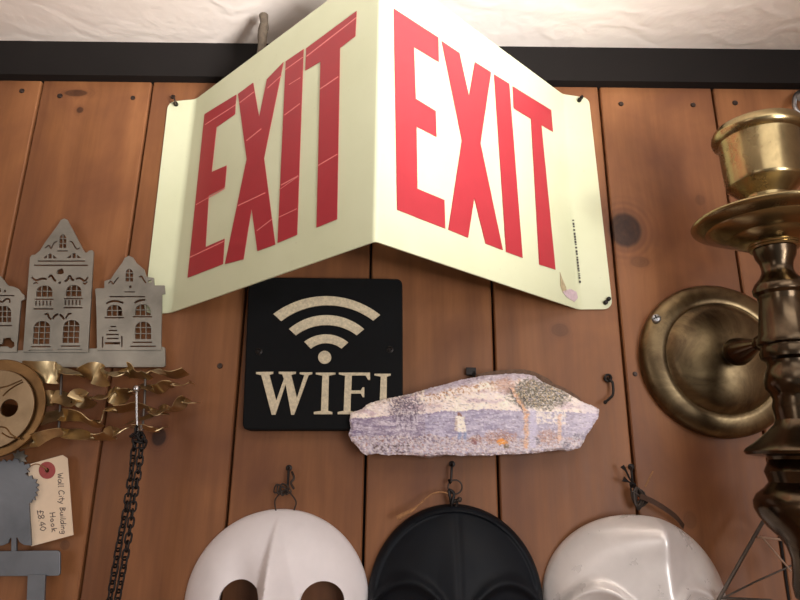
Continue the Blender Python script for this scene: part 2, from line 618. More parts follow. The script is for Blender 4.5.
# tiny vertical print, stain and fixings on the right flange
y = 220.0
pp = []
random.seed(3)
while y < 281:
    h = random.choice((1.1, 1.6, 2.2))
    x = 573+(y-220)*0.112
    pp.append((x, y, h))
    y += h+random.choice((0.7, 0.8, 1.9))
bm = bmesh.new()
for x, y, h in pp:
    a, b = P(x-0.8, y+h, 0.0033), P(x+0.8, y, 0.0033)
    add_box(bm, (a.x, -0.0042, a.z), (b.x, -0.0036, b.z))
obj('small_print', bm, M['print'], ex, smooth=False)
flat_on('tape_residue', [[(559.5,272),(562,279),(565.5,287),(566.5,292),(562.5,293),(560,286)]], pR0, uR, nR, 0.0002, M['residue'], ex, LIFT)
flat_on('tape_residue', [[(562,291.5),(570,289),(576,292),(577.5,298),(574,302),(566,297)]], pR0, uR, nR, 0.0002, M['pinkstain'], ex, LIFT)
for (x, y, r) in [(176.4,105,2.2),(579,101,2.0),(581,98.5,1.7),(605,303,2.2),(608,299.5,2.1)]:
    s = scale_at(x, y, 0.004)
    lathe('fixing_nail', P(x, y, 0.002), (0, -1, 0), [(0, 0), (r*s, 0.0), (r*s, 0.0035), (r*s*0.7, 0.0045), (0, 0.0048)], M['blackmetal'], ex, 14)
tube('bent_nail', catmull([P(175.5,105,0.003), P(175,102,0.010), P(174,98,0.010), P(172.6,95.5,0.007)], 5), 0.0010, M['nail'], ex, 8)

# ------------------------------------------------------------------ WIFI sign
D = 0.016
wf = thing('wifi_sign', 'square black board with cream signal arcs and raised letters reading WIFI', 'sign', P(324, 430, 0))
def round_rect(c, r, n=5):
    out = []
    m = len(c)
    for i in range(m):
        p, q, s = Vector(c[i-1]), Vector(c[i]), Vector(c[(i+1) % m])
        A = q+(p-q).normalized()*r
        B = q+(s-q).normalized()*r
        for k in range(n+1):
            t = k/n
            v = (1-t)**2*A+2*t*(1-t)*q+t*t*B
            out.append((v.x, v.y))
    return out
flat('board', [round_rect([(248.5,277),(402.5,278.5),(403,430),(242,430)], 7)], D, 0.015, M['board'], wf, bevel=0.0015, smooth=True)
def cpx(pts):
    return [(230+x/3.53, 270+y/3.53) for x, y in pts]
def arc3(a, b, c, n=24):
    (ax, ay), (bx, by), (cx, cy) = a, b, c
    d = 2*(ax*(by-cy)+bx*(cy-ay)+cx*(ay-by))
    ux = ((ax*ax+ay*ay)*(by-cy)+(bx*bx+by*by)*(cy-ay)+(cx*cx+cy*cy)*(ay-by))/d
    uy = ((ax*ax+ay*ay)*(cx-bx)+(bx*bx+by*by)*(ax-cx)+(cx*cx+cy*cy)*(bx-ax))/d
    r = math.hypot(ax-ux, ay-uy)
    t0 = math.atan2(ay-uy, ax-ux)
    t1 = math.atan2(cy-uy, cx-ux)
    return [(ux+r*math.cos(t0+(t1-t0)*k/n), uy+r*math.sin(t0+(t1-t0)*k/n)) for k in range(n+1)]
for o3, i3 in [(((153,155),(337,92),(530,158)), ((180,180),(337,124),(505,178))),
               (((208,208),(337,159),(473,208)), ((232,230),(337,194),(447,230))),
               (((262,253),(337,227),(417,255)), ((285,277),(337,258),(393,277)))]:
    flat('signal_arc', [cpx(arc3(*o3)+arc3(*i3)[::-1])], D+0.0016, 0.0018, M['cream'], wf)
flat('signal_dot', [cpx([(334+23*math.cos(a), 308+23*math.sin(a)) for a in [2*PI*k/28 for k in range(28)]])], D+0.0016, 0.0018, M['cream'], wf)
LET = [
 [[(92,360),(152,359),(152,366),(139,370),(163,462),(190,384),(184,368),(172,366),(172,359),(232,359),(232,366),(216,370),(236,452),(262,371),(246,367),(246,361),(290,361),(290,367),(277,371),(226,511),(216,511),(196,402),(160,511),(147,511),(110,371),(92,367)]],
 [[(303,362),(372,362),(372,368),(349,373),(346,497),(361,501),(361,509),(296,509),(296,501),(321,497),(326,373),(303,368)]],
 [[(384,362),(494,362),(495,388),(488,388),(478,372),(430,372),(428,425),(462,425),(468,414),(474,414),(474,449),(468,449),(462,436),(427,436),(425,497),(440,501),(440,509),(380,509),(380,501),(401,497),(406,373),(384,368)]],
 [[(510,366),(567,366),(567,372),(554,376),(552,497),(566,501),(566,509),(508,509),(508,501),(527,497),(532,376),(510,372)]]]
for lp in LET:
    flat('letter', [cpx(q) for q in lp], D+0.0016, 0.0018, M['cream'], wf)
for (x, y) in [(259,351.6),(390,349.5)]:
    s = scale_at(x, y, D)
    b = lathe('screw', P(x, y, D-0.0005), (0, -1, 0), [(0, 0), (3.6*s, 0), (3.6*s, 0.0012), (2.2*s, 0.0018), (1.2*s, 0.0010), (0, 0.0010)], M['blackmetal'], wf, 18)

# ------------------------------------------------------------------ grid-cut helper
def in_poly(x, y, poly):
    c = False
    j = len(poly)-1
    for i in range(len(poly)):
        xi, yi = poly[i]
        xj, yj = poly[j]
        if (yi > y) != (yj > y) and x < (xj-xi)*(y-yi)/(yj-yi)+xi:
            c = not c
        j = i
    return c

# ------------------------------------------------------------------ painted slate
OUT = [(350.5,413),(356,411),(362.8,408.8),(366,405),(370.6,402.6),(384,399),(397.8,396.5),(413.5,393),(430,388),(445,384.3),(460,380),(473,377.6),(485,375.5),(496,374.6),(513.8,373.4),(526,374),(534.8,375.9),(541.8,381.6),(554,386.9),(562,390),(571.5,395.6),(582,401.8),(591,405),(599.5,409.6),(598.6,416.6),(594,424),(590.8,429.8),(586,436),(583.8,442),(580,448),(569.8,450.8),(560,450),(548.8,450.8),(538,453),(527.8,453.4),(516,454.6),(505,453.9),(492,455.5),(480.5,455),(462,456),(445,454.3),(430,456),(415,455),(397.8,454.3),(388,455.3),(376.8,453.4),(366,455),(361.9,452.5),(356.6,445.5),(351.4,441),(348.8,435),(350.5,428),(349.6,421)]
def nz(x, y, s, o=0.0):
    return noise.fractal(Vector((x*s+o, y*s+o*0.7, o)), 0.9, 2.1, 4)
def mixc(a, b, t):
    t = max(0, min(1, t))
    return tuple(p+(q-p)*t for p, q in zip(a, b))
def sst(a, b, x):
    t = max(0, min(1, (x-a)/(b-a)))
    return t*t*(3-2*t)
TOPX = [(p[0], p[1]) for p in OUT if p[1] < 412 or p[0] > 590]
def top_at(x):
    q = sorted(TOPX)
    for (a, b), (c, d) in zip(q, q[1:]):
        if a <= x <= c:
            return b+(d-b)*(x-a)/max(c-a, 1e-6)
    return 400
def picture(x, y):
    """the little landscape painted on the slate"""
    ox, oy = x, y
    x += 1.5*nz(ox, oy, 0.13, 101)+0.9*nz(ox, oy, 0.5, 103)
    y += 1.2*nz(ox, oy, 0.10, 105)+0.8*nz(ox, oy, 0.45, 107)
    h = 419-(x-350)*0.075 if x < 480 else 409.3+(x-480)*0.035
    e = nz(x, y, 0.05, 3)
    f = nz(x, y, 0.35, 9)
    g = nz(x*0.8, y*1.1, 0.6, 21)
    c = mixc((250,238,220), (228,214,212), 0.5+0.6*e)
    c = mixc(c, (206,186,190), sst(0.05, 0.6, nz(x, y*4, 0.04, 5)))
    if y > h:
        c = mixc((140,128,152), (206,196,206), 0.5+0.9*nz(x*0.35, y*2.2, 0.16, 2))
        c = mixc(c, (150,134,158), sst(3, 0.5, y-h)*0.7)
        if x > 425:
            c = mixc(c, (188,188,214), 0.35)
    low = 436+2.2*e+(1.5 if x > 480 else 0)
    if y > low:
        c = mixc((214,204,204), (178,170,188), 0.5+0.8*f)
        c = mixc(c, (128,102,104), sst(0.12, 0.6, g)*0.8*sst(455, 440, y))
        c = mixc(c, (170,112,92), sst(0.25, 0.6, nz(x, y, 0.5, 40))*0.5)
    # grey wash and gilt foliage along the top edge
    t = y-top_at(x)
    if 425 < x < 545:
        c = mixc(c, (176,164,178), sst(9, 4, t)*0.8)
        c = mixc(c, (176,134,98), sst(0.0, 0.5, f+0.5*g)*sst(19, 12, t)*sst(3, 7, t)*0.85)
    elif 372 < x <= 425:
        c = mixc(c, (150,126,104), sst(0.05, 0.5, f+0.4*g)*sst(7, 2, t)*0.7)
    # left tree
    d = math.hypot((x-406)/20, (y-408)/15)+0.35*f
    c = mixc(c, (112,100,114), sst(1.1, 0.5, d)*(0.65+1.3*g))
    if 395 < x < 418 and 409 < y < 434:
        w = abs(math.sin((x-400+0.12*(430-y)*((x-407)/9))*0.55+2.2*nz(x, y*0.3, 0.3, 61)))
        c = mixc(c, (216,208,214) if w > 0.75 else (120,108,124), 0.5*sst(434, 428, y)*(1 if w > 0.75 or w < 0.3 else 0.25))
    if 380 < x < 440 and 434 < y < 441:
        c = mixc(c, (120,106,126), sst(0.0, 0.5, f)*0.6)
    if 372 < x < 410 and 444 < y < 452:
        c = mixc(c, (104,90,92), sst(-0.05, 0.4, nz(x*0.6, y, 0.5, 11))*0.8)
    # right tree crowns
    d = math.hypot((x-540)/34, (y-394)/17)+0.28*f
    c = mixc(c, (112,106,88), sst(1.05, 0.7, d)*(0.75+0.9*g))
    c = mixc(c, (58,56,54), sst(1.0, 0.6, d)*sst(-0.05, 0.3, nz(x, y, 0.8, 31)))
    c = mixc(c, (206,178,128), sst(0.95, 0.5, d)*sst(0.15, 0.5, nz(x, y, 0.7, 57))*0.8)
    d = math.hypot((x-505)/12, (y-385)/9)+0.3*f
    c = mixc(c, (178,138,122), sst(1.05, 0.6, d)*0.6)
    if 536 < x < 566 and 411 < y < 424:
        c = mixc(c, (244,234,220), 0.75*sst(0.3, -0.1, f))
    # rust bushes
    for bx, by, rx, ry in ((500,437,20,8),(548,437,13,9),(476,440,8,4)):
        d = math.hypot((x-bx)/rx, (y-by)/ry)+0.4*f
        c = mixc(c, (172,126,106), sst(1.0, 0.6, d)*(0.5+0.7*g))
        c = mixc(c, (122,96,98), sst(0.9, 0.5, d)*sst(0.2, 0.5, nz(x, y, 0.9, 77))*0.8)
    for bx, by, rx, ry in ((583,436,13,5),(566,445,5,4),(536,441,5,4)):
        d = math.hypot((x-bx)/rx, (y-by)/ry)+0.4*f
        c = mixc(c, (96,92,108), sst(1.0, 0.6, d)*(0.55+0.7*g))
    # right trunks
    tx = 528 if y > 412 else 528-(412-y)*0.62
    if 388 < y < 448:
        q = x-tx
        c = mixc(c, (216,170,134), sst(3.4, 1.0, abs(q+1.6))*(0.75+0.8*f))
        c = mixc(c, (196,190,212), sst(4.0, 2.4, abs(q-5))*0.8*sst(404, 412, y))
        c = mixc(c, (92,76,76), sst(1.0, 0.4, abs(q+4.6))*sst(414, 408, y)*0.9)
    if 414 < y < 441:
        c = mixc(c, (222,186,160), sst(2.4, 1.2, abs(x-559.5))*0.8)
    # orange flowers, small white figure
    d = math.hypot((x-501)/6, (y-442)/3.6)+0.4*f
    c = mixc(c, (226,150,62), sst(1, 0.6, d))
    d = math.hypot((x-506)/3, (y-446)/2.2)
    c = mixc(c, (110,92,62), sst(1.1, 0.7, d)*0.7)
    d = max(abs(x-460.5)-(4.2+0.12*(y-416)), abs(y-423.5)-7.6)
    c = mixc(c, (246,236,222), sst(0.8, -0.4, d)*(0.92 if f < 0.35 else 0.6))
    d = max(abs(x-456)-1.0, abs(y-425)-6)
    c = mixc(c, (160,140,134), sst(0.6, -0.4, d)*0.5)
    c = mixc(c, (150,112,98), sst(2.6, 1.6, math.hypot(x-459.6, (y-414.2)*1.1)))
    for lx in (459.5, 465.5):
        c = mixc(c, (148,158,190), sst(2.2, 1.2, abs(x-lx))*sst(430, 432, y)*sst(442, 438, y)*0.85)
    for bx, by in ((472,441),(475,443)):
        c = mixc(c, (140,96,98), sst(2.6, 1.4, math.hypot(x-bx, y-by))*0.8)
    # bare flake on the right-hand tip
    c = mixc(c, (200,192,214), sst(572, 590, x+6*e)*0.55)
    c = mixc(c, (236,232,238), 0.6*sst(0.15, 0.6, nz(ox*0.5, oy*1.5, 0.55, 91)))
    c = mixc(c, (112,100,112), 0.5*sst(0.2, 0.7, nz(ox*0.45, oy*1.6, 0.5, 131)))
    c = tuple(188+(k_-188)*1.35 for k_ in c)
    c = mixc(c, (255, 250, 250), 0.05+0.22*sst(430, 590, x))  # whitens towards the right: glare put into the paint colour
    return c
SD = 0.024
NX, NY = 330, 112
x0, x1, y0, y1 = 347, 601, 372, 457.5
bm = bmesh.new()
cl = bm.verts.layers.float_color.new('paint')
pxl = {}
grid = {}
step = (x1-x0)/NX
for j in range(NY+1):
    for i in range(NX+1):
        x = x0+(x1-x0)*i/NX
        y = y0+(y1-y0)*j/NY
        grid[i, j] = (x, y)
keep = set()
for j in range(NY):
    for i in range(NX):
        if in_poly(x0+(x1-x0)*(i+.5)/NX, y0+(y1-y0)*(j+.5)/NY, OUT):
            keep.add((i, j))
vm = {}
def gv(i, j):
    if (i, j) not in vm:
        v = bm.verts.new((0, 0, 0))
        vm[i, j] = v
        pxl[v] = list(grid[i, j])
    return vm[i, j]
for (i, j) in keep:
    bm.faces.new((gv(i, j), gv(i, j+1), gv(i+1, j+1), gv(i+1, j)))
def snap(x, y, poly):
    best = None
    for k in range(len(poly)):
        a, b = Vector(poly[k-1]), Vector(poly[k])
        ab = b-a
        t = max(0, min(1, (Vector((x, y))-a).dot(ab)/ab.length_squared))
        q = a+ab*t
        d = (q-Vector((x, y))).length
        if best is None or d < best[0]:
            best = (d, q)
    return best
bnd = set(v for e in bm.edges if e.is_boundary for v in e.verts)
for v in bnd:
    d, q = snap(*pxl[v], OUT)
    pxl[v] = [q.x+0.5*nz(q.x, q.y, 0.5, 5), q.y+0.5*nz(q.x, q.y, 0.5, 8)]
for v, (x, y) in pxl.items():
    ed = snap(x, y, OUT)[0] if v not in bnd else 0
    dd = SD-0.0028*sst(3.0, 0, ed)*(0.6+nz(x, y, 0.2, 2))+0.00011*(y-415)+0.0007*nz(x, y, 0.09, 4)+0.0004*nz(x, y, 0.6, 14)
    v.co = P(x, y, dd)
    c = picture(x, y)
    if ed < 1.2:
        c = mixc(c, (222,210,206), 0.6*(0.4+nz(x, y, 0.3, 6)))
    v[cl] = (*lin(*[max(0, min(255, k)) for k in c]), 1)
be = [e for e in bm.edges if e.is_boundary]
ret = bmesh.ops.extrude_edge_only(bm, edges=be)
nv = [g for g in ret['geom'] if isinstance(g, bmesh.types.BMVert)]
for v in nv:
    x, z = v.co.x, v.co.z
    v.co.y = -0.012
    v.co.z = z-0.002*nz(x*900, z*900, 0.02, 3)
    v[cl] = (*lin(150, 132, 122), 1)
be = [e for e in bm.edges if e.is_boundary]
bmesh.ops.holes_fill(bm, edges=be, sides=0)
t = NT('painted_slate_stone')
a = t.n('ShaderNodeAttribute', attribute_name='paint')
t.set(col=a.outputs['Color'], rough=0.36, spec=0.5)
t.bump(t.noise(t.coords(), 320, 5, 0.6), 0.25, 0.001)
sl = thing('painted_slate', 'long jagged slate painted with a pale landscape, trees and a small white figure', 'slate', P(470, 455, 0.012))
obj('painted_stone', bm, t.m, sl, sharp=60)
random.seed(21)
bl = [(x, y+random.uniform(-.7, .5)) for x, y in ((478,374.6),(488,371.6),(500,370.2),(512,369.4),(524,369.8),(533,371),(541,374.6),(549,379),(554,384),(562,387),(572,393),(580,398),(582,410),(560,420),(500,420),(478,400))]
flat('broken_back_layer', [bl], 0.0118, 0.004, M['rawslate'], sl)
# bracket holding it
hk = thing('slate_bracket', 'small dark metal bracket on the planks behind the painted slate', 'bracket', P(471, 371, 0))
bm = bmesh.new()
for a, b, d in [((466.5,367.5),(476,374.5),0.006)]:
    p, q = P(a[0], b[1], d), P(b[0], a[1], d)
    add_box(bm, (p.x, -d, p.z), (q.x, 0.0, q.z))
obj('wall_plate', bm, M['blackmetal'], hk, smooth=False)
tube('support_arm', [P(474,371,0.004), P(474,378,0.010), P(474,400,0.0105), P(474,440,0.0105)], 0.0014, M['blackmetal'], hk, 8)
# ------------------------------------------------------------------ masks
def make_mask(name, label, top, left, right, cy, hfun, mat, chin, eyes=(), rim=0.004, rimfun=None, shell='mask_shell'):
    """top: pixel of crown; left/right: pixels of the widest points (row cy). hfun(x, z, rho) -> height over the rim"""
    T = P(top[0], top[1], rim)
    A = P(left, cy, rim)
    B = P(right, cy, rim)
    cx = (A.x+B.x)/2
    a = (B.x-A.x)/2
    cz = (A.z+B.z)/2
    bt = T.z-cz
    bb = chin
    root = thing(name, label, 'mask', (cx, 0, cz-bb), 'face masks hung in a row')
    NR_, NA = 80, 220
    def pos(rho, ang):
        c_, tt = math.cos(ang), math.sin(ang)
        x = a*rho*c_
        z = bt*rho*tt if tt >= 0 else bb*rho*tt
        if tt < 0:
            x *= 1-0.20*(rho*tt)**2
        return x, z
    pts = [(0.0, 0.0, 0.0)]
    edges = []
    for i in range(1, NR_+1):
        rho = (i/NR_)**0.85
        n_ = max(12, int(NA*rho))
        if i == NR_:
            n_ = NA
        for k in range(n_):
            x, z = pos(rho, 2*PI*(k+0.5*(i % 2))/n_)
            if all(((x-e[0])/e[2])**2+((z-e[1])/e[3])**2 > 1.12 for e in eyes):
                pts.append((x, z, rho))
    for (ex_, ez, ea, eb) in eyes:
        n_ = 90
        base_i = len(pts)
        for k in range(n_):
            x, z = ex_+ea*math.cos(2*PI*k/n_), ez+eb*math.sin(2*PI*k/n_)
            zz = z/bt if z > 0 else z/bb
            pts.append((x, z, min(0.97, math.hypot(x/a, zz))))
            edges.append((base_i+k, base_i+(k+1) % n_))
    from mathutils.geometry import delaunay_2d_cdt
    vo, eo, fo, vmap, _, _ = delaunay_2d_cdt([Vector(p[:2]) for p in pts], edges, [], 0, 1e-7)
    bm = bmesh.new()
    info = {}
    vs = []
    for co, src in zip(vo, vmap):
        v = bm.verts.new((0, 0, 0))
        info[v] = pts[src[0]]
        vs.append(v)
    for f in fo:
        mx = sum(vo[q].x for q in f)/3
        mz = sum(vo[q].y for q in f)/3
        if all(((mx-e[0])/e[2])**2+((mz-e[1])/e[3])**2 > 0.998 for e in eyes):
            bm.faces.new([vs[q] for q in f])
    for v in [v for v in bm.verts if not v.link_faces]:
        bm.verts.remove(v)
    for v in bm.verts:
        x, z, r = info[v]
        h = hfun(x, z, r, a, bt)
        base = rim if rimfun is None else rim+rimfun(x, z, r, a)
        v.co = (cx+x, -(base+h), cz+z)
    bmesh.ops.recalc_face_normals(bm, faces=bm.faces[:])
    # make the faces look away from the wall, then thicken towards it
    if sum(f.normal.y for f in bm.faces) > 0:
        bmesh.ops.reverse_faces(bm, faces=bm.faces[:])
    of = list(bm.faces)
    bed = [tuple(e.verts) for e in bm.edges if e.is_boundary]
    dup_v = {v: bm.verts.new(v.co+Vector((0, 0.0042, 0))) for v in list(bm.verts)}
    for f in of:
        bm.faces.new([dup_v[v] for v in f.verts][::-1])
    for p_, q_ in bed:
        bm.faces.new((p_, q_, dup_v[q_], dup_v[p_]))
    o = obj(shell, bm, mat, root, sharp=70)
    return root

def ridge(x, w):
    return max(0.0, 1-abs(x)/w)
def hf_white(x, z, r, a, bt):
    h = 0.040*max(0, 1-r**2.3)**0.8
    zz = (bt-z)/bt                       # 0 at the crown, 1 at eye level
    zz = max(0.0, min(2.0, zz))
    x += 0.001
    w = (0.0015+0.024*zz**0.9) if x > 0 else (0.0015+0.011*zz)
    hr = 0.019*sst(-0.05, 1.0, zz)+0.014*sst(1.0, 1.6, zz)
    hr *= 1-sst(1.6, 1.75, zz)
    q = max(0.0, 1-abs(x)/w)
    k = 0.9*q+0.1*sst(0, 1, q)
    hollow = (0.005 if x > 0 else 0.009)*math.exp(-((abs(x)-(0.034 if x > 0 else 0.026))/0.015)**2)*sst(0.25, 0.8, zz)*sst(1.5, 1.0, zz)
    return h+hr*k-hollow
ML_top = (276.5, 509)
s0 = scale_at(276, 592, 0.035)
c0 = P(276.5, 598, 0.035)
rootL = make_mask('white_face_mask', 'matt white face mask with two open eye holes, left of the black mask', ML_top, 184, 369, 604, hf_white, M['whitemask'], 0.135,
    eyes=[(P(240.5,598,0.034).x-(P(184,604,0.004).x+P(369,604,0.004).x)/2, P(240,598,0.034).z-P(276,604,0.004).z-0.0025, 0.0185, 0.0165),
          (P(322,599,0.034).x-(P(184,604,0.004).x+P(369,604,0.004).x)/2, P(322,600,0.034).z-P(276,604,0.004).z-0.0025, 0.0180, 0.0165)])
def hf_black(x, z, r, a, bt):
    h = 0.030*max(0, 1-r**2.2)**0.8
    zz = max(0.0, min(2.0, (bt-z)/bt))
    h -= 0.0016*math.exp(-((x-0.002)/0.0028)**2)*sst(0.0, 0.2, zz)
    hr = 0.003*sst(0.2, 0.9, zz)+0.016*sst(0.8, 1.5, zz)
    hr *= 1-sst(1.6, 1.75, zz)
    w = 0.008+0.012*zz
    h += hr*ridge(x, w)
    bx = abs(x)-0.042
    bz = z-(-0.002+0.020*(1-(bx/0.032)**2))
    h += 0.007*math.exp(-(bz/0.005)**2)*sst(0.04, 0.026, abs(bx))
    h -= 0.007*math.exp(-(bx/0.022)**2-((z+0.012)/0.014)**2)
    h += 0.0035*sst(0.90, 0.93, r)*sst(1.0, 0.97, r)
    return h
rootB = make_mask('black_face_mask', 'satin black face mask hanging between the two white masks', (451, 504), 367.5, 543, 600, hf_black, M['blackmask'], 0.135)
def hf_silver(x, z, r, a, bt):
    h = 0.026*max(0, 1-r**2.4)**0.75
    zz = max(0.0, min(2.0, (bt-z)/bt))
    env = sst(-0.15, 0.15, zz)
    xr = x-0.014
    h += 0.024*env*math.exp(-(math.sqrt(xr*xr+9e-6)-0.003)/(0.045 if xr < 0 else 0.024))*max(0, 1-r**8)
    h -= 0.008*math.exp(-((x-0.046)/0.018)**2)*sst(0.15, 0.5, zz)*max(0, 1-r**8)
    bx = abs(x)-0.040
    bz = z-(-0.010+0.024*(1-(bx/0.034)**2))
    h += 0.008*math.exp(-(bz/0.0055)**2)*sst(0.046, 0.026, abs(bx))
    h -= 0.010*math.exp(-(bx/0.022)**2-((z+0.010)/0.014)**2)
    return h
def rf_silver(x, z, r, a):
    xr = x-0.014
    return 0.022*math.exp(-(math.sqrt(xr*xr+9e-6)-0.003)/(0.045 if xr < 0 else 0.022))*sst(0.3, 0.8, z/0.085)*r
rootS = make_mask('pearl_face_mask', 'glossy pearl grey-white face mask with sharp forehead ridge, right of the black mask', (630, 514), 543, 727, 602, hf_silver, M['silvermask'], 0.135, rimfun=rf_silver)

def squiggle(cx, cy, rx, ry, n, d, seed):
    random.seed(seed)
    pts = []
    for k in range(n):
        a = k*2.1+random.uniform(-.5, .5)
        pts.append(P(cx+rx*math.cos(a)*random.uniform(.45, 1), cy+ry*math.sin(a)*random.uniform(.45, 1), d+random.uniform(-.002, .003)))
    return catmull(pts, 5)
def wall_hook(label, x, ytop, ybot, dx=0.0):
    h = thing('mask_hook', label, 'hook', P(x, ybot, 0), 'hooks holding the masks')
    tube('hook_shank', catmull([P(x, ytop, 0), P(x, ytop+1, 0.006), P(x+dx*0.3, ytop+4, 0.0085), P(x+dx, ybot-3, 0.0085), P(x+dx-1, ybot, 0.0095), P(x+dx-2, ybot-3, 0.0125)], 6), 0.0011, M['blackmetal'], h, 8)
    lathe('hook_collar', P(x, ytop, 0), (0, -1, 0), [(0, 0), (0.0030, 0), (0.0028, 0.0012), (0.0012, 0.0018), (0, 0.0018)], M['blackmetal'], h, 14)
    return h
wall_hook('dark hook in the planks above the matt white mask', 289, 468, 494, -1.5)
tube('hanging_wire', squiggle(283, 489, 12, 7, 12, 0.009, 4), 0.00075, M['wire'], rootL, 6)
tube('hanging_wire', catmull([P(276,511,0.006), P(275,500,0.007), P(282,492,0.010), P(287,491,0.0102), P(291,494,0.010), P(296,502,0.008), P(294,510,0.006)], 6), 0.0007, M['wire'], rootL, 6)
tube('hanging_wire', catmull([P(292,472,0.006), P(294,478,0.012), P(291,483,0.012), P(294,489,0.01)], 6), 0.0011, M['wire'], rootL, 6)

wall_hook('dark hook in the planks above the black mask', 452, 464, 483, -1)
ring = [P(455+7*math.cos(a), 487+7*math.sin(a), 0.010) for a in [2*PI*k/28 for k in range(28)]]
tube('hanging_ring', ring, 0.0007, M['wire'], rootB, 6, closed=True)
tube('hanging_wire', catmull([P(452,508,0.008), P(450,497,0.011), P(449,490,0.011), P(454,494,0.012), P(452,503,0.012), P(457,500,0.010), P(456,508,0.009)], 6), 0.0014, M['blackmetal'], rootB, 7)
bm = bmesh.new()
add_ball(bm, P(459.5,499.5,0.012), 0.0024, 12)
obj('knot', bm, M['wire'], rootB)
tube('twine_tail', catmull([P(449,494,0.011), P(441,492,0.012), P(430,495,0.014), P(420,504,0.016), P(411,511,0.018), P(397,518,0.018)], 6), 0.0011, M['twine'], rootB, 8, taper=lambda t: 0.7+1.5*sst(0.6, 0.95, t), label='frayed tan twine tail')

wall_hook('dark hook in the planks above the pearl mask', 631, 467, 487, 1.5)
tube('hanging_wire', squiggle(638, 497, 11, 13, 22, 0.010, 9), 0.0010, M['wire'], rootS, 6)
tube('hanging_wire', catmull([P(636,486,0.012), P(630,479,0.012), P(626,471,0.012), P(622,466,0.011)], 5), 0.0011, M['blackmetal'], rootS, 6, taper=lambda t: 0.8+1.0*sst(0.6, 1, t))
tube('hanging_wire', catmull([P(635,484,0.012), P(629,482,0.012), P(623,479,0.011)], 5), 0.0011, M['blackmetal'], rootS, 6, taper=lambda t: 0.7+1.6*sst(0.5, 1, t))
tube('twine_tail', catmull([P(645,487,0.012), P(648,481,0.014), P(653,471,0.016)], 5), 0.0007, M['twine'], rootS, 6, label='short tan twine end')
# flat ribbon running over the mask edge
bm = bmesh.new()
pl = catmull([P(640,496,0.014), P(652,501,0.018), P(664,508,0.018), P(676,517,0.013), P(684,527,0.006)], 6)
wv = [(bm.verts.new(p+Vector((0.0008, 0, 0.0022))), bm.verts.new(p-Vector((0.0008, 0, 0.0022)))) for p in pl]
for (a, b), (c, d) in zip(wv, wv[1:]):
    bm.faces.new((a, b, d, c))
bmesh.ops.solidify(bm, geom=bm.faces[:], thickness=0.0006)
obj('ribbon_tail', bm, M['ribbon'], rootS)

# ------------------------------------------------------------------ brass sconce
qb = P(774.1, 248.3, 0.1088)                 # foot of the drip pan, on the turned axis
axis = Vector((0.0095, -0.0206, 1)).normalized()
def proj(p):
    q = ROT.transposed() @ (p-CAM)
    return 400-F*q.x/q.z, 300+F*q.y/q.z
def prof_px(lst, k=0.985):
    """(left edge seen, row) pairs -> (radius, height along the axis)"""
    out = []
    for xl, y in lst:
        lo_, hi_ = -0.6, 0.2
        for _ in range(40):
            m = (lo_+hi_)/2
            if proj(qb+axis*m)[1] > y:
                lo_ = m
            else:
                hi_ = m
        h = lo_
        c = qb+axis*h
        x = proj(c)[0]
        out.append(((x-xl)*scale_at(x, y, -c.y)*k if xl is not None else 0.0, h))
    return out
pc = P(715, 360.5, 0)
sc = thing('candle_sconce', 'large aged brass candle sconce on a round wall plate', 'sconce', pc)
cup = [(0,.09),(.0305,.09),(.0310,.112),(.0325,.1135),(.0355,.1122),(.0372,.1092),(.0377,.1062),(.0372,.1035),(.0350,.1012),(.0330,.0998),(.0324,.0965),(.0319,.080),(.0308,.066),(.0303,.0608),(.0301,.0588),(.0290,.0575),(.0235,.0520),(.0192,.0480),(.0178,.0462),(.0178,.040),(0,.040)]
lathe('candle_cup', qb, axis, cup, M['brass'], sc, 128)
pan = [(0,.0408),(.0178,.0408),(.030,.0385),(.048,.0312),(.0595,.0264),(.0618,.0252),(.0623,.0240),(.0618,.0226),(.0600,.0212),(.0525,.0178),(.0510,.0174),(.0500,.0162),(.0365,.0098),(.0352,.0095),(.0342,.0084),(.0225,.0028),(.0200,.0024),(.0192,.0014),(.0196,.0002),(.0185,-.0012),(.0165,-.0016),(0,-.0016)]
lathe('drip_pan', qb, axis, pan, M['brass'], sc, 128)
colm = [(0,-.0012),(.0165,-.0012)]+prof_px([(757,257),(761,263),(763,269),(763,273),(761,278),(756.5,284),(755,289),(756,293),(759.5,296),(760.2,299),(761.3,302),(761.3,336),(759.5,340),(760,344),(763,346),(763.5,349),(762.5,353),(764,358),(768.5,361),(770,366),(768,372),(767,380),(768.5,388),(773,393),(775.5,399),(775,406),(776.5,413),(778,420),(None,420)])
lathe('column', qb, axis, colm, M['bronze'], sc, 128)
fin = prof_px([(None,417),(778,417),(776,424),(769,432),(758,442),(749.5,448.5),(747.5,452),(750,455),(759,456.5),(769,457),(771,460),(769,466),(767,472),(770,479),(771.5,483),(767,489),(760,495),(757,502),(758,510),(763,519),(771,529),(781,538),(789,548),(793.5,560),(795,575),(795,588),(798,600),(810,612),(None,622)], 0.945)
lathe('finial', qb, axis, fin, M['bronze'], sc, 128)
rs = scale_at(714, 360, 0.01)
Rr = 78*rs
lathe('wall_plate', pc, (0, -1, 0), [(0, 0), (Rr*0.97, 0), (Rr, 0.002), (Rr, 0.006), (Rr*0.975, 0.010), (Rr*0.93, 0.0125), (Rr*0.86, 0.0145), (Rr*0.79, 0.0155), (Rr*0.735, 0.0160), (Rr*0.715, 0.0150), (Rr*0.69, 0.0165), (Rr*0.66, 0.0195), (Rr*0.60, 0.0222), (Rr*0.48, 0.0256), (Rr*0.34, 0.0285), (Rr*0.18, 0.0308), (0, 0.0315)], M['plate'], sc, 128, sharp=60)
def plate_pt(x, y):
    return P(x, y, 0.0135)
p = plate_pt(656, 318.6)
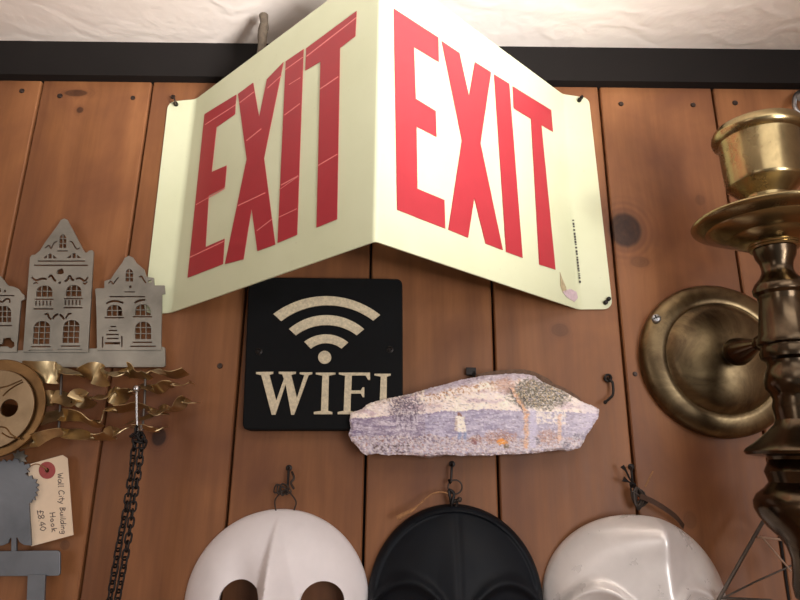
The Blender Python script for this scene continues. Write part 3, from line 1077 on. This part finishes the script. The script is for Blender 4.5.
s_ = lathe('screw', p, (-0.25, -1, 0.15), [(0, 0), (0.0046, 0), (0.0046, 0.0008), (0.0036, 0.0022), (0.0015, 0.0028), (0, 0.0029)], M['zinc'], sc, 20)
bm = bmesh.new()
for r_ in (0.4, 0.4+PI/2):
    dv = Vector((math.cos(r_), 0, math.sin(r_)))*0.0026
    pv = Vector((math.cos(r_+PI/2), 0, math.sin(r_+PI/2)))*0.0005
    q = p+Vector((-0.0007, -0.0030, 0.0004))
    vs = [bm.verts.new(q+v) for v in (dv+pv, dv-pv, -dv-pv, -dv+pv)]
    vb = [bm.verts.new(v.co+Vector((0, 0.0012, 0))) for v in vs]
    bm.faces.new(vs)
    bm.faces.new(vb[::-1])
    for k in range(4):
        bm.faces.new((vs[k], vb[k], vb[(k+1) % 4], vs[(k+1) % 4]))
obj('cross_slot', bm, M['blackmetal'], s_, smooth=False)
lathe('screw_hole', plate_pt(733, 426), (0.1, -1, -0.25), [(0, -0.001), (0.0030, -0.001), (0.0030, 0.0006), (0.0022, 0.0007), (0, 0.0004)], M['blackmetal'], sc, 16)
# arm: ball, waist, and eye at the column
cA = Vector((pc.x, -0.030, pc.z))
cB = qb+axis*(pc.z+0.002-qb.z)
dv = (cB-cA)
L = dv.length
lathe('arm', cA, dv, [(0, 0), (0.0075, 0.0005), (0.0118, 0.005), (0.0130, 0.011), (0.0118, 0.017), (0.0092, 0.025), (0.0066, 0.033), (0.0048, 0.039), (0.0066, 0.0425), (0.0072, 0.046), (0.0064, 0.050), (0.0046, 0.053), (0.0058, L-0.006), (0, L-0.006)], M['bronze'], sc, 48)

# ------------------------------------------------------------------ steel canal-house hook rack
hr = thing('house_hook_rack', 'grey steel hook rack cut as a row of gabled town houses', 'hook rack', P(60, 366, 0))
HD = 0.012
def rect(x0, y0, x1, y1):
    return [(x0, y0), (x1, y0), (x1, y1), (x0, y1)]
def window(x0, y0, x1, y1, rows, cols=3, arch=True, m=0.65, skew=0.0):
    out = []
    cw = (x1-x0)/cols
    ch = (y1-y0)/rows
    for r in range(rows):
        for c in range(cols):
            a, b = x0+c*cw+m/2, x0+(c+1)*cw-m/2
            t, u = y0+r*ch+m/2, y0+(r+1)*ch-m/2
            sk = skew*((y0+y1)/2-(t+u)/2)
            a += sk
            b += sk
            if arch and r == 0 and c == 0:
                out.append([(b, t), (b, u), (a, u), (a+(b-a)*0.3, t+(u-t)*0.45)])
            elif arch and r == 0 and c == cols-1:
                out.append([(a, t), (b-(b-a)*0.3, t+(u-t)*0.45), (b, u), (a, u)])
            else:
                out.append(rect(a, t, b, u))
    return out
def stroke(pts, w):
    q = [Vector((*p, 0)) for p in pts]
    if len(q) > 2:
        q = catmull(q, 5)
    L_, R_ = [], []
    for i in range(len(q)):
        t = (q[min(i+1, len(q)-1)]-q[max(i-1, 0)]).normalized()
        n = Vector((-t.y, t.x, 0))*w/2*1.5*(0.55+0.45*math.sin(PI*(0.15+0.7*i/(len(q)-1))))
        L_.append(((q[i]+n).x, (q[i]+n).y))
        R_.append(((q[i]-n).x, (q[i]-n).y))
    return L_+R_[::-1]
def blob(cx, cy, rx, ry, n=9, j=0.2):
    return [(cx+rx*math.cos(2*PI*k/n)*(1+random.uniform(-j, j)), cy+ry*math.sin(2*PI*k/n)*(1+random.uniform(-j, j))) for k in range(n)]
random.seed(11)
mid_out = [(23,352),(28,282.5),(30,257.5),(31.8,255),(35,254.6),(40,250.5),(46,241),(58.5,224),(60.8,220),(64,218.5),(67.4,219.8),(69,223),(75,234),(82.5,248.5),(85,252.5),(87,252.6),(89,250.6),(92,250),(93.6,252),(92,280),(88,352)]
mid_holes = (window(36,285.2,52.8,297,2,skew=.03)+window(65.6,284.8,81.8,296.6,2,skew=.03)
  +window(33,320.8,50.2,344.2,4,skew=.06)+window(62.6,319.8,79.6,343.2,4,skew=.06)
  +[rect(34.6,298.6,53.6,299.9),rect(64,298,82.6,299.3),rect(33.5,308.2,53.4,309.6),rect(63.6,307,82.6,308.4)]
  +[rect(35.2+3.6*k,300.7,36.8+3.6*k,305.6) for k in range(5)]+[rect(64.6+3.6*k,300,66.2+3.6*k,305) for k in range(5)]
  +[rect(31,346,50.6,347.4),rect(60.8,345.4,80,346.8),rect(28.5,349.8,53,351.0),rect(57.5,349.0,82,350.2)]
  +[rect(38,260.4,85,261.7),rect(34,264.6,88,266)]
  +[rect(48.4,253.6,51.6,258.4),[(47,254.8),(47,258.4),(42.8,258.4)],[(53,254.8),(57.2,258.4),(53,258.4)]]
  +[rect(72.4,253.2,75.6,258),[(71,254.4),(71,258),(66.6,258)],[(77,254.4),(81.2,258),(77,258)]]
  +window(59,233.5,66.6,248.2,3,2,skew=.02)+[rect(57,250.4,67.6,251.5)]
  +[stroke([(45,248),(49,245.5),(51,248.5),(54,243),(57,241.5)],1.0),stroke([(80,247.5),(77,249),(74.5,246),(72,242),(69.5,241.5)],1.0)]
  +[blob(60,271.5,3.8,2.8,10,.3),blob(59.7,282.8,1.4,1.4)]
  +[stroke([(31.5,277),(36,280.2),(42,278.6),(47,279.2)],1.5),stroke([(48.3,277.8),(51,275.5),(54,279.5),(56,281)],1.7),stroke([(64.5,281.5),(67.5,279.6),(69.5,276),(72,279.5),(74.2,279.8)],1.7),stroke([(75.5,279),(80,278.2),(84.5,280.8),(88,277)],1.5)]
  +[stroke([(33.5,283.8),(36,282.6),(38,283.6)],1.0),stroke([(83,282.6),(85,283.8),(87.3,281.6)],1.2)]
  +[stroke([(44.5,314.5),(47.5,314),(49,317.5),(51.5,319.4)],1.5),stroke([(52.5,319.2),(55,315.6),(58.3,314.2)],1.6),stroke([(59.5,314.2),(62,316.5),(64.3,319.6)],1.6),stroke([(65.5,318.6),(68.5,314),(71.5,313.8)],1.4)])
flat('house_front', [mid_out]+mid_holes, HD, 0.0018, M['steel'], hr)
r_out = [(97,350),(96.6,318),(95.8,296),(95,289.5),(96.5,288.4),(104.3,288.2),(104.5,281),(111,279),(114,274),(119,267),(122.4,262.5),(124.7,258),(128.7,255.7),(133.0,257.6),(136,262.5),(144,269.3),(146.2,276.8),(153.6,277.8),(154.2,285.4),(164.4,285.4),(165,293.7),(161.9,294.2),(161,350)]
r_holes = (window(106.5,304.6,122.6,316.2,2)+window(134.8,304,151,315.6,2)+window(134.8,321.4,151.4,339.4,3)
  +[rect(104.5,317,124,318.4),rect(132.6,316,152,317.4),rect(132.6,341.6,152,343),rect(130,345.6,156,347)]
  +[rect(109.5,296,145,297.3),rect(124,291.4,135,292.4)]
  +[stroke([(106.2,304),(109,302),(114,301),(119,301.6),(123.5,303)],1.5),stroke([(134.6,303.2),(137,301.4),(142,300),(145.6,299.8)],1.5)]
  +[rect(110.4,326,116,327.2),rect(108.6,329.8,117,331.2),rect(106,333.8,118.8,335.2),rect(106.6,337.8,118.4,339.2),rect(104.6,342,120,344.4)]
  +[rect(101.8,336.6,103.4,347.6),rect(121,336,122.6,347)]
  +window(125.2,268.2,133.4,281.8,3,2,arch=True)+[rect(129,285.6,131.6,288)]
  +[stroke([(108.5,283.6),(111,281.2),(113,284),(116,280.2),(118.5,277.5)],1.0),stroke([(139,277.2),(141.5,276.4),(144,280.6),(146,283)],1.2),blob(149.8,281.6,1.8,1.6)])
flat('house_front', [r_out]+r_holes, HD, 0.0018, M['steel'], hr)
l_out = [(-31,352),(-35,301),(-38,299),(-38,295.6),(-31,290),(-22,286.6),(-12,279),(-5,273.5),(1,276.5),(8,285.6),(14,286.8),(18.5,288.8),(21.5,293),(24.4,295.6),(24.4,299.4),(21,300.6),(16.5,352)]
l_holes = (window(-7,305.6,11.4,322.4,3,4)+[rect(-14,295,14.4,296.2),rect(-10,325,12,326.3)]
  +[blob(-1,290,2.2,2.6),blob(5,291.2,1.4,1.4),stroke([(-2,299.6),(2,302),(6,299),(9.4,299.6),(9.6,303)],1.3)]
  +[[(-6,344),(2,344),(3.2,338.5),(6,337.8),(10.5,337.6),(11.6,340.5),(14.4,342.5),(14.6,346),(12,348.4),(9.4,348),(7.5,346.4),(-6,346.8)]])
flat('house_front', [l_out]+l_holes, HD, 0.0018, M['steel'], hr)
flat('base_rail', [round_rect([(-45,352),(164.8,346.6),(165.5,367),(-45,367)], 3)], HD-0.0018, 0.0022, M['steel'], hr)
for x, y in ((10,358),(150,357)):
    lathe('standoff', P(x, y, 0), (0, -1, 0), [(0, 0), (0.003, 0), (0.003, 0.0088), (0, 0.0088)], M['steel'], hr, 14)

# ------------------------------------------------------------------ gilt comet ornament
om = thing('brass_comet_ornament', 'gilt brass disc ornament with four twisted wavy ribbon rays', 'ornament', P(-5, 458, 0))
oc = P(-5, 408, 0.0315)
so = scale_at(-5, 408, 0.0315)
def ring_flat(name, c, r0, r1, d0, d1, mat, seg=96):
    return lathe(name, c, (0, -1, 0), [(r0, d0), (r1, d0), (r1, d1-0.0006), (r1-0.0006, d1), (r0+0.0006, d1), (r0, d1-0.0006), (r0, d0)], mat, om, seg)
ring_flat('outer_ring', Vector((oc.x, 0, oc.z)), 35*so, 49.5*so, 0.0285, 0.0315, M['brownring'])
# front disc with an off-centre eye hole and engraved lines
fc = P(-6, 409, 0.035)
sf = scale_at(-6, 409, 0.035)
hx, hz = P(9, 408, 0.035).x-fc.x, P(9, 408, 0.035).z-fc.z
hole_r = 8.6*sf
disc_out = [(39.5*sf*math.cos(2*PI*k/80), 39.5*sf*math.sin(2*PI*k/80)) for k in range(80)]
disc_hole = [(hx+hole_r*math.cos(2*PI*k/36), hz+hole_r*math.sin(2*PI*k/36)) for k in range(36)]
me = fill2d([disc_out, disc_hole], 0.0022, 0.0005)
me.transform(Matrix.Translation((fc.x, -0.034, fc.z)) @ UPRIGHT)
obj('face_disc', me, M['tandisc'], om, smooth=True)
for pts in ([(0,388),(8,386),(15,383),(22,380)], [(3,396),(8,391),(15,386),(23,382)], [(-2,427),(6,428),(12,435),(20,439)], [(2,433),(9,437),(19,438.6)]):
    tube('engraved_line', catmull([P(x, y, 0.0351) for x, y in pts], 6), 0.0007, M['brownring'], om, 6)
def ribbon(pts, d0, W, seed):
    random.seed(seed)
    q = catmull([Vector((x, y, hw)) for x, y, hw in pts], 6)
    n = len(q)
    bm = bmesh.new()
    rows = []
    sgn = 1
    prev = None
    for i, c in enumerate(q):
        s = scale_at(c.x, c.y, d0)
        t2 = q[min(i+1, n-1)]-q[max(i-1, 0)]
        T = (P(c.x+t2.x, c.y+t2.y, d0)-P(c.x, c.y, d0)).normalized()
        N = Vector((0, -1, 0)).cross(T).normalized()
        cw = max(0.15, min(1.0, abs(c.z)/W))
        ang = math.acos(cw)*(1 if math.sin(i*0.17+seed) > 0 else -1)
        ctr = P(c.x, c.y, d0+0.002*math.sin(i*0.23+seed))
        wd = N*math.cos(ang)+Vector((0, -1, 0))*math.sin(ang)
        hw = W*s
        rows.append([bm.verts.new(ctr+wd*hw*k) for k in (-1, -0.35, 0.35, 1)])
    for A, B in zip(rows, rows[1:]):
        for k in range(3):
            bm.faces.new((A[k], A[k+1], B[k+1], B[k]))
    bmesh.ops.recalc_face_normals(bm, faces=bm.faces[:])
    bmesh.ops.solidify(bm, geom=bm.faces[:], thickness=0.0006)
    return obj('ribbon_ray', bm, M['goldfoil'], om, sharp=60)
R1 = [(22,370,8),(35,372,10),(48,372,11),(57,373,10),(64,371,4),(72,373,3),(80,374,2.5),(88,373,7),(95,373,11),(104,377,9),(112,373,3.5),(120,375,3),(127,370,6),(131,371,6),(138,375,2.5),(145,376,2.5),(151,371,3),(155,369.5,3),(163,373,2.2),(170,375,1.8),(177,374.5,1.6),(186,371.5,1.4)]
R2 = [(34,398,6),(48,398,7),(57,397,7),(66,400,5.5),(73,402,6),(78,396,7),(82,399,10),(88,402,5),(95,397,3),(104,398,3),(110,394,6),(114,395,9),(119,397,7),(126,392,3),(133,391,2.2),(140,387,4),(146,387,3),(155,389,3.5),(160,388,3.5),(166,384,2.5),(174,384.5,2),(180,386,1.2),(186,384.5,2),(192,382.5,1.2)]
R3 = [(30,424,7),(42,419,7),(54,416,6.5),(66,415,5.5),(80,417,4.5),(92,424,3),(100,422,3.5),(103,412,4),(107,408,3),(116,409.5,3),(128,408,2.2),(138,406,2.6),(150,409.5,2.4),(158,413,3),(162,409,6),(168,409,2.5),(175,409.5,1.4),(180,405,4),(184,400,3),(190,402.5,1.2),(199,402,1.2)]
R4 = [(20,442,7),(32,441,6.5),(42,437,4),(52,433.5,3),(62,433,4),(72,433.5,5.5),(82,435,5),(90,437,3),(100,437.5,2.5),(108,436,4),(112,433,6.5),(118,432,3.5),(124,429,2.5),(130,427,1.5),(138,427,1.2),(145,428,2.5),(153,430,2),(160,429,1.8),(166,426.5,1.2)]
for k, (R_, d_) in enumerate(((R1, 0.026), (R2, 0.024), (R3, 0.024), (R4, 0.026))):
    ribbon(R_, d_, 11.0 if k == 0 else 8.5, k*1.7)
lathe('hub_post', Vector((oc.x, 0, oc.z)), (0, -1, 0), [(0, 0), (0.006, 0), (0.006, 0.033), (0, 0.033)], M['brownring'], om, 20)
for x, ya, yb in ((61.5, 372, 432), (145.5, 374, 430)):
    tube('cross_pin', [P(x, ya, 0.020), P(x-1, (ya+yb)/2, 0.020), P(x-3, yb, 0.020)], 0.0012, M['greywire'], om, 8)
    
# ------------------------------------------------------------------ chrome hook and hanging chain
ch = thing('chrome_hook', 'slim chrome hook in front of the gilt ribbons, holding the black chain', 'hook', P(137, 392, 0))
bm = bmesh.new()
add_ball(bm, P(136.5,389,0.040), 0.0036, 18)
obj('ball_end', bm, M['chrome'], ch)
tube('shank', catmull([P(140,386,0), P(138.5,387,0.02), P(136.8,391,0.040), P(136.8,400,0.042), P(137,418,0.042), P(137.6,428,0.042), P(139,433,0.046), P(141,430,0.052), P(141,425,0.054)], 6), 0.0013, M['chrome'], ch, 10)
cn = thing('hanging_chain', 'doubled black link chain hanging from the chrome hook', 'chain', P(116, 620, 0.04))
def link_mesh(L_, W_, r):
    bm = bmesh.new()
    pts = []
    n = 9
    for k in range(n):
        a = -PI/2+PI*k/(n-1)
        pts.append(Vector((W_*math.cos(a)*1.0, 0, 0))+Vector((0, 0, 0)))
    pts = []
    hl = L_/2-W_
    for k in range(8):
        a = PI*k/7
        pts.append(Vector((W_*math.cos(a), 0, hl+W_*math.sin(a))))
    for k in range(8):
        a = PI+PI*k/7
        pts.append(Vector((W_*math.cos(a), 0, -hl+W_*math.sin(a))))
    add_tube(bm, pts, r, 8, closed=True)
    bmesh.ops.recalc_face_normals(bm, faces=bm.faces[:])
    me = bpy.data.meshes.new('link')
    bm.to_mesh(me)
    bm.free()
    finish(me, True)
    me.materials.append(M['blackmetal'])
    return me
LM = link_mesh(0.0088, 0.0024, 0.00085)
def add_link(p, dirv, roll):
    o = bpy.data.objects.new('link', LM)
    COL.objects.link(o)
    o.parent = cn
    z = dirv.normalized()
    q = z.to_track_quat('Z', 'Y')
    o.rotation_euler = (q.to_matrix() @ Matrix.Rotation(roll, 3, 'Z')).to_euler()
    o.location = p-cn.location
random.seed(5)
for pts, ph in ((catmull([P(136,431,0.046), P(133.5,452,0.044), P(127.5,500,0.043), P(118.5,548,0.042), P(107.5,612,0.042)], 40), 0), (catmull([P(141,431,0.048), P(141,450,0.046), P(134,500,0.045), P(126.5,550,0.044), P(115,612,0.043)], 40), 1)):
    acc = 0.0
    k = 0
    nxt = 0.0
    for a, b in zip(pts, pts[1:]):
        seg = (b-a).length
        while nxt <= acc+seg:
            p = a+(b-a)*((nxt-acc)/seg)
            add_link(p, b-a, (0.35 if (k+ph) % 2 else 1.75)+random.uniform(-.2, .2))
            nxt += 0.0063
            k += 1
        acc += seg
for x, y, r, dx, dy in ((135,434,0.5,1,-.6),(141,436,1.4,.6,1),(144,438,0.2,.3,1),(139,440,1.0,1,.3),(136.5,443,1.8,.4,1),(143,444,0.7,-.3,1)):
    add_link(P(x, y, 0.049), Vector((dx, 0.2, -dy)), r)

# ------------------------------------------------------------------ blue-grey steel tree hook
tr = thing('tree_hook_rack', 'dull blue-grey steel hook plate with jagged leafy crown', 'hook rack', P(20, 600, 0))
random.seed(2)
crown = [(-22,470),(-20,464),(-15,466),(-12,461),(-7,464),(-4,459.5),(1,462),(3.5,459.2),(6.5,461.8),(9,459.6),(12.5,461.2),(14,458),(18,459.5),(19.5,463),(23,461.5),(24,465),(28.5,463.6),(29.8,467),(26.5,469),(29,471.6),(25,473.4),(28,476.5),(31.5,475.4),(32.5,479),(36.8,479.2),(35.2,482.6),(38.8,485),(35.8,487.4),(38.6,490.4),(35,492),(37.2,495.6),(34,496.8),(35.4,500.4),(32,499.2),(31,502.6),(29,503),(29.6,520),(30.6,532),(31.2,545.5),(24,545),(19.5,542),(17.5,537.6),(16.2,537.6),(16.4,551),(11.2,551),(11.4,538),(9.8,538),(8,543),(2,545.5),(-22,545)]
flat('leafy_plate', [crown], 0.014, 0.0018, M['bluesteel'], tr)
leaf = [(12.5,453),(16,453.6),(17.2,449.6),(20,452.2),(23.6,450.4),(23.4,454),(27.6,455.8),(24.4,458),(26.4,462),(22,461),(19.5,465),(17,461),(13,461.6),(14.6,457.4)]
flat('leaf', [leaf], 0.0115, 0.0016, M['steel'], tr)
flat('cross_bar', [round_rect([(-25,551.4),(60,550.4),(60,576),(-25,576.5)], 4)], 0.014, 0.0022, M['bluesteel'], tr, bevel=0.0004)
flat('upright', [[(27.8,575),(45.2,575),(42.6,640),(25,640)]], 0.0162, 0.0020, M['bluesteel'], tr)
for x, y in ((2,562),(52,562)):
    lathe('standoff', P(x, y, 0), (0, -1, 0), [(0, 0), (0.003, 0), (0.003, 0.012), (0, 0.012)], M['bluesteel'], tr, 12)

# ------------------------------------------------------------------ price tag with handwriting
pt = thing('price_tag', 'cream card price tag with red eyelet and pencil handwriting', 'tag', P(50, 546, 0))
TD = 0.0095
hole = [(47+2.3*math.cos(2*PI*k/16), 470.3+2.5*math.sin(2*PI*k/16)) for k in range(16)]
flat('card', [[(28,464.5),(62.5,455),(67.5,458.3),(73.3,535),(31.3,546.3)], hole], TD, 0.0006, M['paper'], pt)
flat('eyelet_ring', [[(47+8.3*math.cos(2*PI*k/32), 470.3+8.6*math.sin(2*PI*k/32)) for k in range(32)], hole[:]], TD+0.0003, 0.0003, M['redring'], pt)
GL = {'W': [[(0,1),(.2,0),(.4,.7),(.6,0),(.85,1)]], 'a': [[(.6,.5),(.2,.55),(.05,.2),(.3,0),(.55,.2),(.6,.5),(.65,0)]], 'l': [[(.2,1),(.15,.1),(.3,0)]],
      'C': [[(.75,.85),(.4,1),(.1,.6),(.15,.15),(.45,0),(.75,.15)]], 'i': [[(.2,.55),(.2,0)],[(.2,.8),(.22,.84)]], 't': [[(.3,.95),(.25,.1),(.42,0)],[(.05,.6),(.55,.62)]],
      'y': [[(.05,.55),(.25,.1)],[(.55,.6),(.3,0),(.1,-.35)]], 'B': [[(.1,0),(.15,1)],[(.15,1),(.6,.8),(.2,.55),(.7,.3),(.1,0)]], 'u': [[(.1,.55),(.12,.1),(.4,.05),(.55,.55),(.58,0)]],
      'd': [[(.5,.45),(.15,.5),(.08,.1),(.35,0),(.55,.3),(.6,1),(.58,0)]], 'n': [[(.1,.55),(.12,0)],[(.12,.35),(.4,.55),(.5,0)]], 'g': [[(.5,.5),(.12,.5),(.15,.1),(.5,.2),(.5,.5),(.45,-.3),(.1,-.3)]],
      'H': [[(.1,1),(.12,0)],[(.65,1),(.62,0)],[(.12,.5),(.63,.52)]], 'o': [[(.3,.55),(.08,.3),(.3,0),(.52,.25),(.3,.55)]], 'k': [[(.12,1),(.12,0)],[(.5,.6),(.14,.3),(.55,0)]],
      '£': [[(.65,.8),(.4,1),(.28,.7),(.3,.15),(.08,.02),(.7,.05)],[(.1,.5),(.55,.5)]], '8': [[(.35,.5),(.1,.75),(.35,1),(.6,.75),(.1,.22),(.35,0),(.6,.25),(.35,.5)]], '.': [[(.15,0),(.2,.04)]],
      '4': [[(.5,1),(.08,.35),(.65,.35)],[(.5,.7),(.48,0)]], '0': [[(.35,1),(.08,.5),(.35,0),(.62,.5),(.35,1)]], ' ': []}
ADV = {'W': .95, 'l': .38, 'i': .36, '.': .3, ' ': .45, 't': .55, 'C': .85, 'B': .78, 'H': .8}
def handwriting(text, start, end, size):
    a, b = Vector(start), Vector(end)
    tot = sum(ADV.get(c, .68) for c in text)
    e = (b-a)/tot
    up = Vector((-(e.y), e.x)).normalized()
    if up.x < 0:
        up.negate()
    x = 0.0
    bm = bmesh.new()
    for c in text:
        for st in GL[c]:
            pts = []
            for (u, v) in st:
                q = a+e*(x+u)+up*(v*size)
                pts.append(P(q.x, q.y, TD+0.0002))
            if len(pts) > 2:
                pts = catmull(pts, 3)
            add_tube(bm, pts, 0.00032, 5)
        x += ADV.get(c, .68)
    obj('handwriting', bm, M['ink'], pt)
handwriting('Wall City Building', (57.5, 473.5), (61.5, 534.5), 5.5)
handwriting('Hook', (49.5, 512.5), (52, 533), 5.5)
handwriting('£8.40', (37, 510), (40.5, 531.5), 6)
tube('string', catmull([P(47,470,0.010), P(44,467,0.0112), P(36,464,0.0105), P(28,468,0.0098), P(24,475,0.0095)], 5), 0.0005, M['twine'], pt, 6)

# ------------------------------------------------------------------ small things on the planks
bh = thing('small_black_hook', 'small bent black hook on bare planks right of the slate', 'hook', P(608, 402, 0))
tube('eye_ring', [P(608+3.3*math.cos(2*PI*k/20), 378+3.3*math.sin(2*PI*k/20), 0.003+0.0006*math.sin(2*PI*k/10)) for k in range(20)], 0.0012, M['blackmetal'], bh, 8, closed=True)
tube('bent_shank', catmull([P(608,378,0), P(609,380,0.004), P(612.6,383,0.006), P(613,394,0.007), P(609.5,398.5,0.008), P(605.5,402,0.010)], 6), 0.0013, M['blackmetal'], bh, 8)
bm = bmesh.new()
add_ball(bm, P(605.3,402.3,0.0102), 0.0019, 12)
obj('hook_tip', bm, M['blackmetal'], bh)

bp = thing('branch_peg', 'grey-brown bark stick poking up behind the EXIT sign', 'peg', P(263, 90, 0))
zb = 1.955
xb = P(262, 45, 0.070).x
tube('stick', catmull([Vector((xb+0.003, 0.0, zb-0.012)), Vector((xb+0.002, -0.02, zb-0.012)), Vector((xb, -0.055, zb)), Vector((xb, -0.068, zb+0.03)), P(262,46,0.070), P(262.6,34,0.070), P(264.2,24,0.070), P(263.6,15.5,0.070)], 8), 0.0047, M['bark'], bp, 14, taper=lambda t: 1.0+0.08*math.sin(t*19)+0.03*math.sin(t*41))

se = thing('steel_shackle', 'bright steel shackle on the plank at the top right edge', 'shackle', P(804, 104, 0))
tube('bow', catmull([P(799,92,0.004), P(795,97,0.010), P(794.5,106,0.012), P(799,113,0.012), P(808,112,0.010), P(811,102,0.006), P(808,93,0.004)], 6), 0.0024, M['zinc'], se, 10)
tube('bolt', [P(802,96,0.0), P(801,97,0.016)], 0.0042, M['zinc'], se, 14)
tube('turn', catmull([P(795,112,0.008), P(799,117,0.012), P(806,115,0.012)], 5), 0.0022, M['zinc'], se, 10)

wt = thing('wire_tower_ornament', 'thin wire lattice tower behind the lower end of the brass sconce', 'ornament', P(760, 640, 0))
WD = 0.03
def w(name, pts, r, mat, d=WD):
    return tube(name, [P(x, y, dd) for x, y, dd in [(q[0], q[1], q[2] if len(q) > 2 else d) for q in pts]], r, mat, wt, 8)
w('leg', [(764,520),(745,553),(718.5,600),(700,634)], 0.0016, M['greywire'])
w('leg', [(780.5,539),(785,570),(789,600),(793,634)], 0.0012, M['blackmetal'])
w('brace', [(757,537),(784,540)], 0.0011, M['palewire'], WD+0.002)
w('brace', [(761,536),(791,571)], 0.0008, M['palewire'], WD+0.003)
w('brace', [(725,597),(757,581),(795,564)], 0.0008, M['greywire'], WD+0.002)
w('brace', [(721,598),(772,600.5)], 0.0012, M['greywire'], WD+0.001)
w('leg', [(762,522),(772,517),(800,560)], 0.0012, M['greywire'], WD-0.004)
w('hanging_cord', [(770,455,0.03),(770.5,466,0.03),(773.5,485,0.03),(765,520,0.03)], 0.0006, M['blackmetal'])
w('hanging_cord', [(770.5,457,0.0),(770,455,0.03)], 0.0008, M['blackmetal'])

# ------------------------------------------------------------------ light and camera
def area(name, loc, target, sx, sy, power, col, spread=180):
    L_ = bpy.data.lights.new(name, 'AREA')
    L_.shape = 'RECTANGLE'
    L_.size, L_.size_y = sx, sy
    L_.energy = power
    L_.color = col
    L_.spread = math.radians(spread)
    o = bpy.data.objects.new(name, L_)
    COL.objects.link(o)
    o.location = loc
    o.rotation_euler = (Vector(target)-Vector(loc)).to_track_quat('-Z', 'Y').to_euler()
    return o
area('window_light', (0.9, -1.9, 1.55), (0.0, 0.0, 1.65), 0.8, 0.7, 14.5, (1.0, 0.97, 0.97))
area('ceiling_lamp', (0.22, -0.62, 2.05), (0.0, 0.0, 1.45), 0.55, 0.3, 1.5, (1.0, 0.95, 0.88))
area('uplight', (0.62, -0.95, 1.5), (-0.12, -0.02, 2.20), 0.3, 0.25, 1.9, (1.0, 0.95, 0.90), 38)
area('left_fill_light', (-1.25, -1.6, 1.7), (-0.3, 0.0, 1.7), 0.5, 0.6, 3.0, (1.0, 0.96, 0.92))  # fill light added to brighten the left side; no window known there
wd = bpy.data.worlds.new('room_air')
SC.world = wd
wd.use_nodes = True
wd.node_tree.nodes['Background'].inputs[0].default_value = (1.0, 0.93, 0.86, 1)
wd.node_tree.nodes['Background'].inputs[1].default_value = 0.30

cd = bpy.data.cameras.new('camera')
cd.sensor_width = 36
cd.lens = F/800*36
cd.clip_start = 0.01
cam = bpy.data.objects.new('camera', cd)
COL.objects.link(cam)
cam.matrix_world = Matrix.Translation(CAM) @ ROT.to_4x4()
SC.camera = cam
SC.view_settings.view_transform = 'Standard'
SC.view_settings.look = 'None'
SC.view_settings.gamma = 1
SC.view_settings.exposure = 0.0
SC.view_settings.use_curve_mapping = False
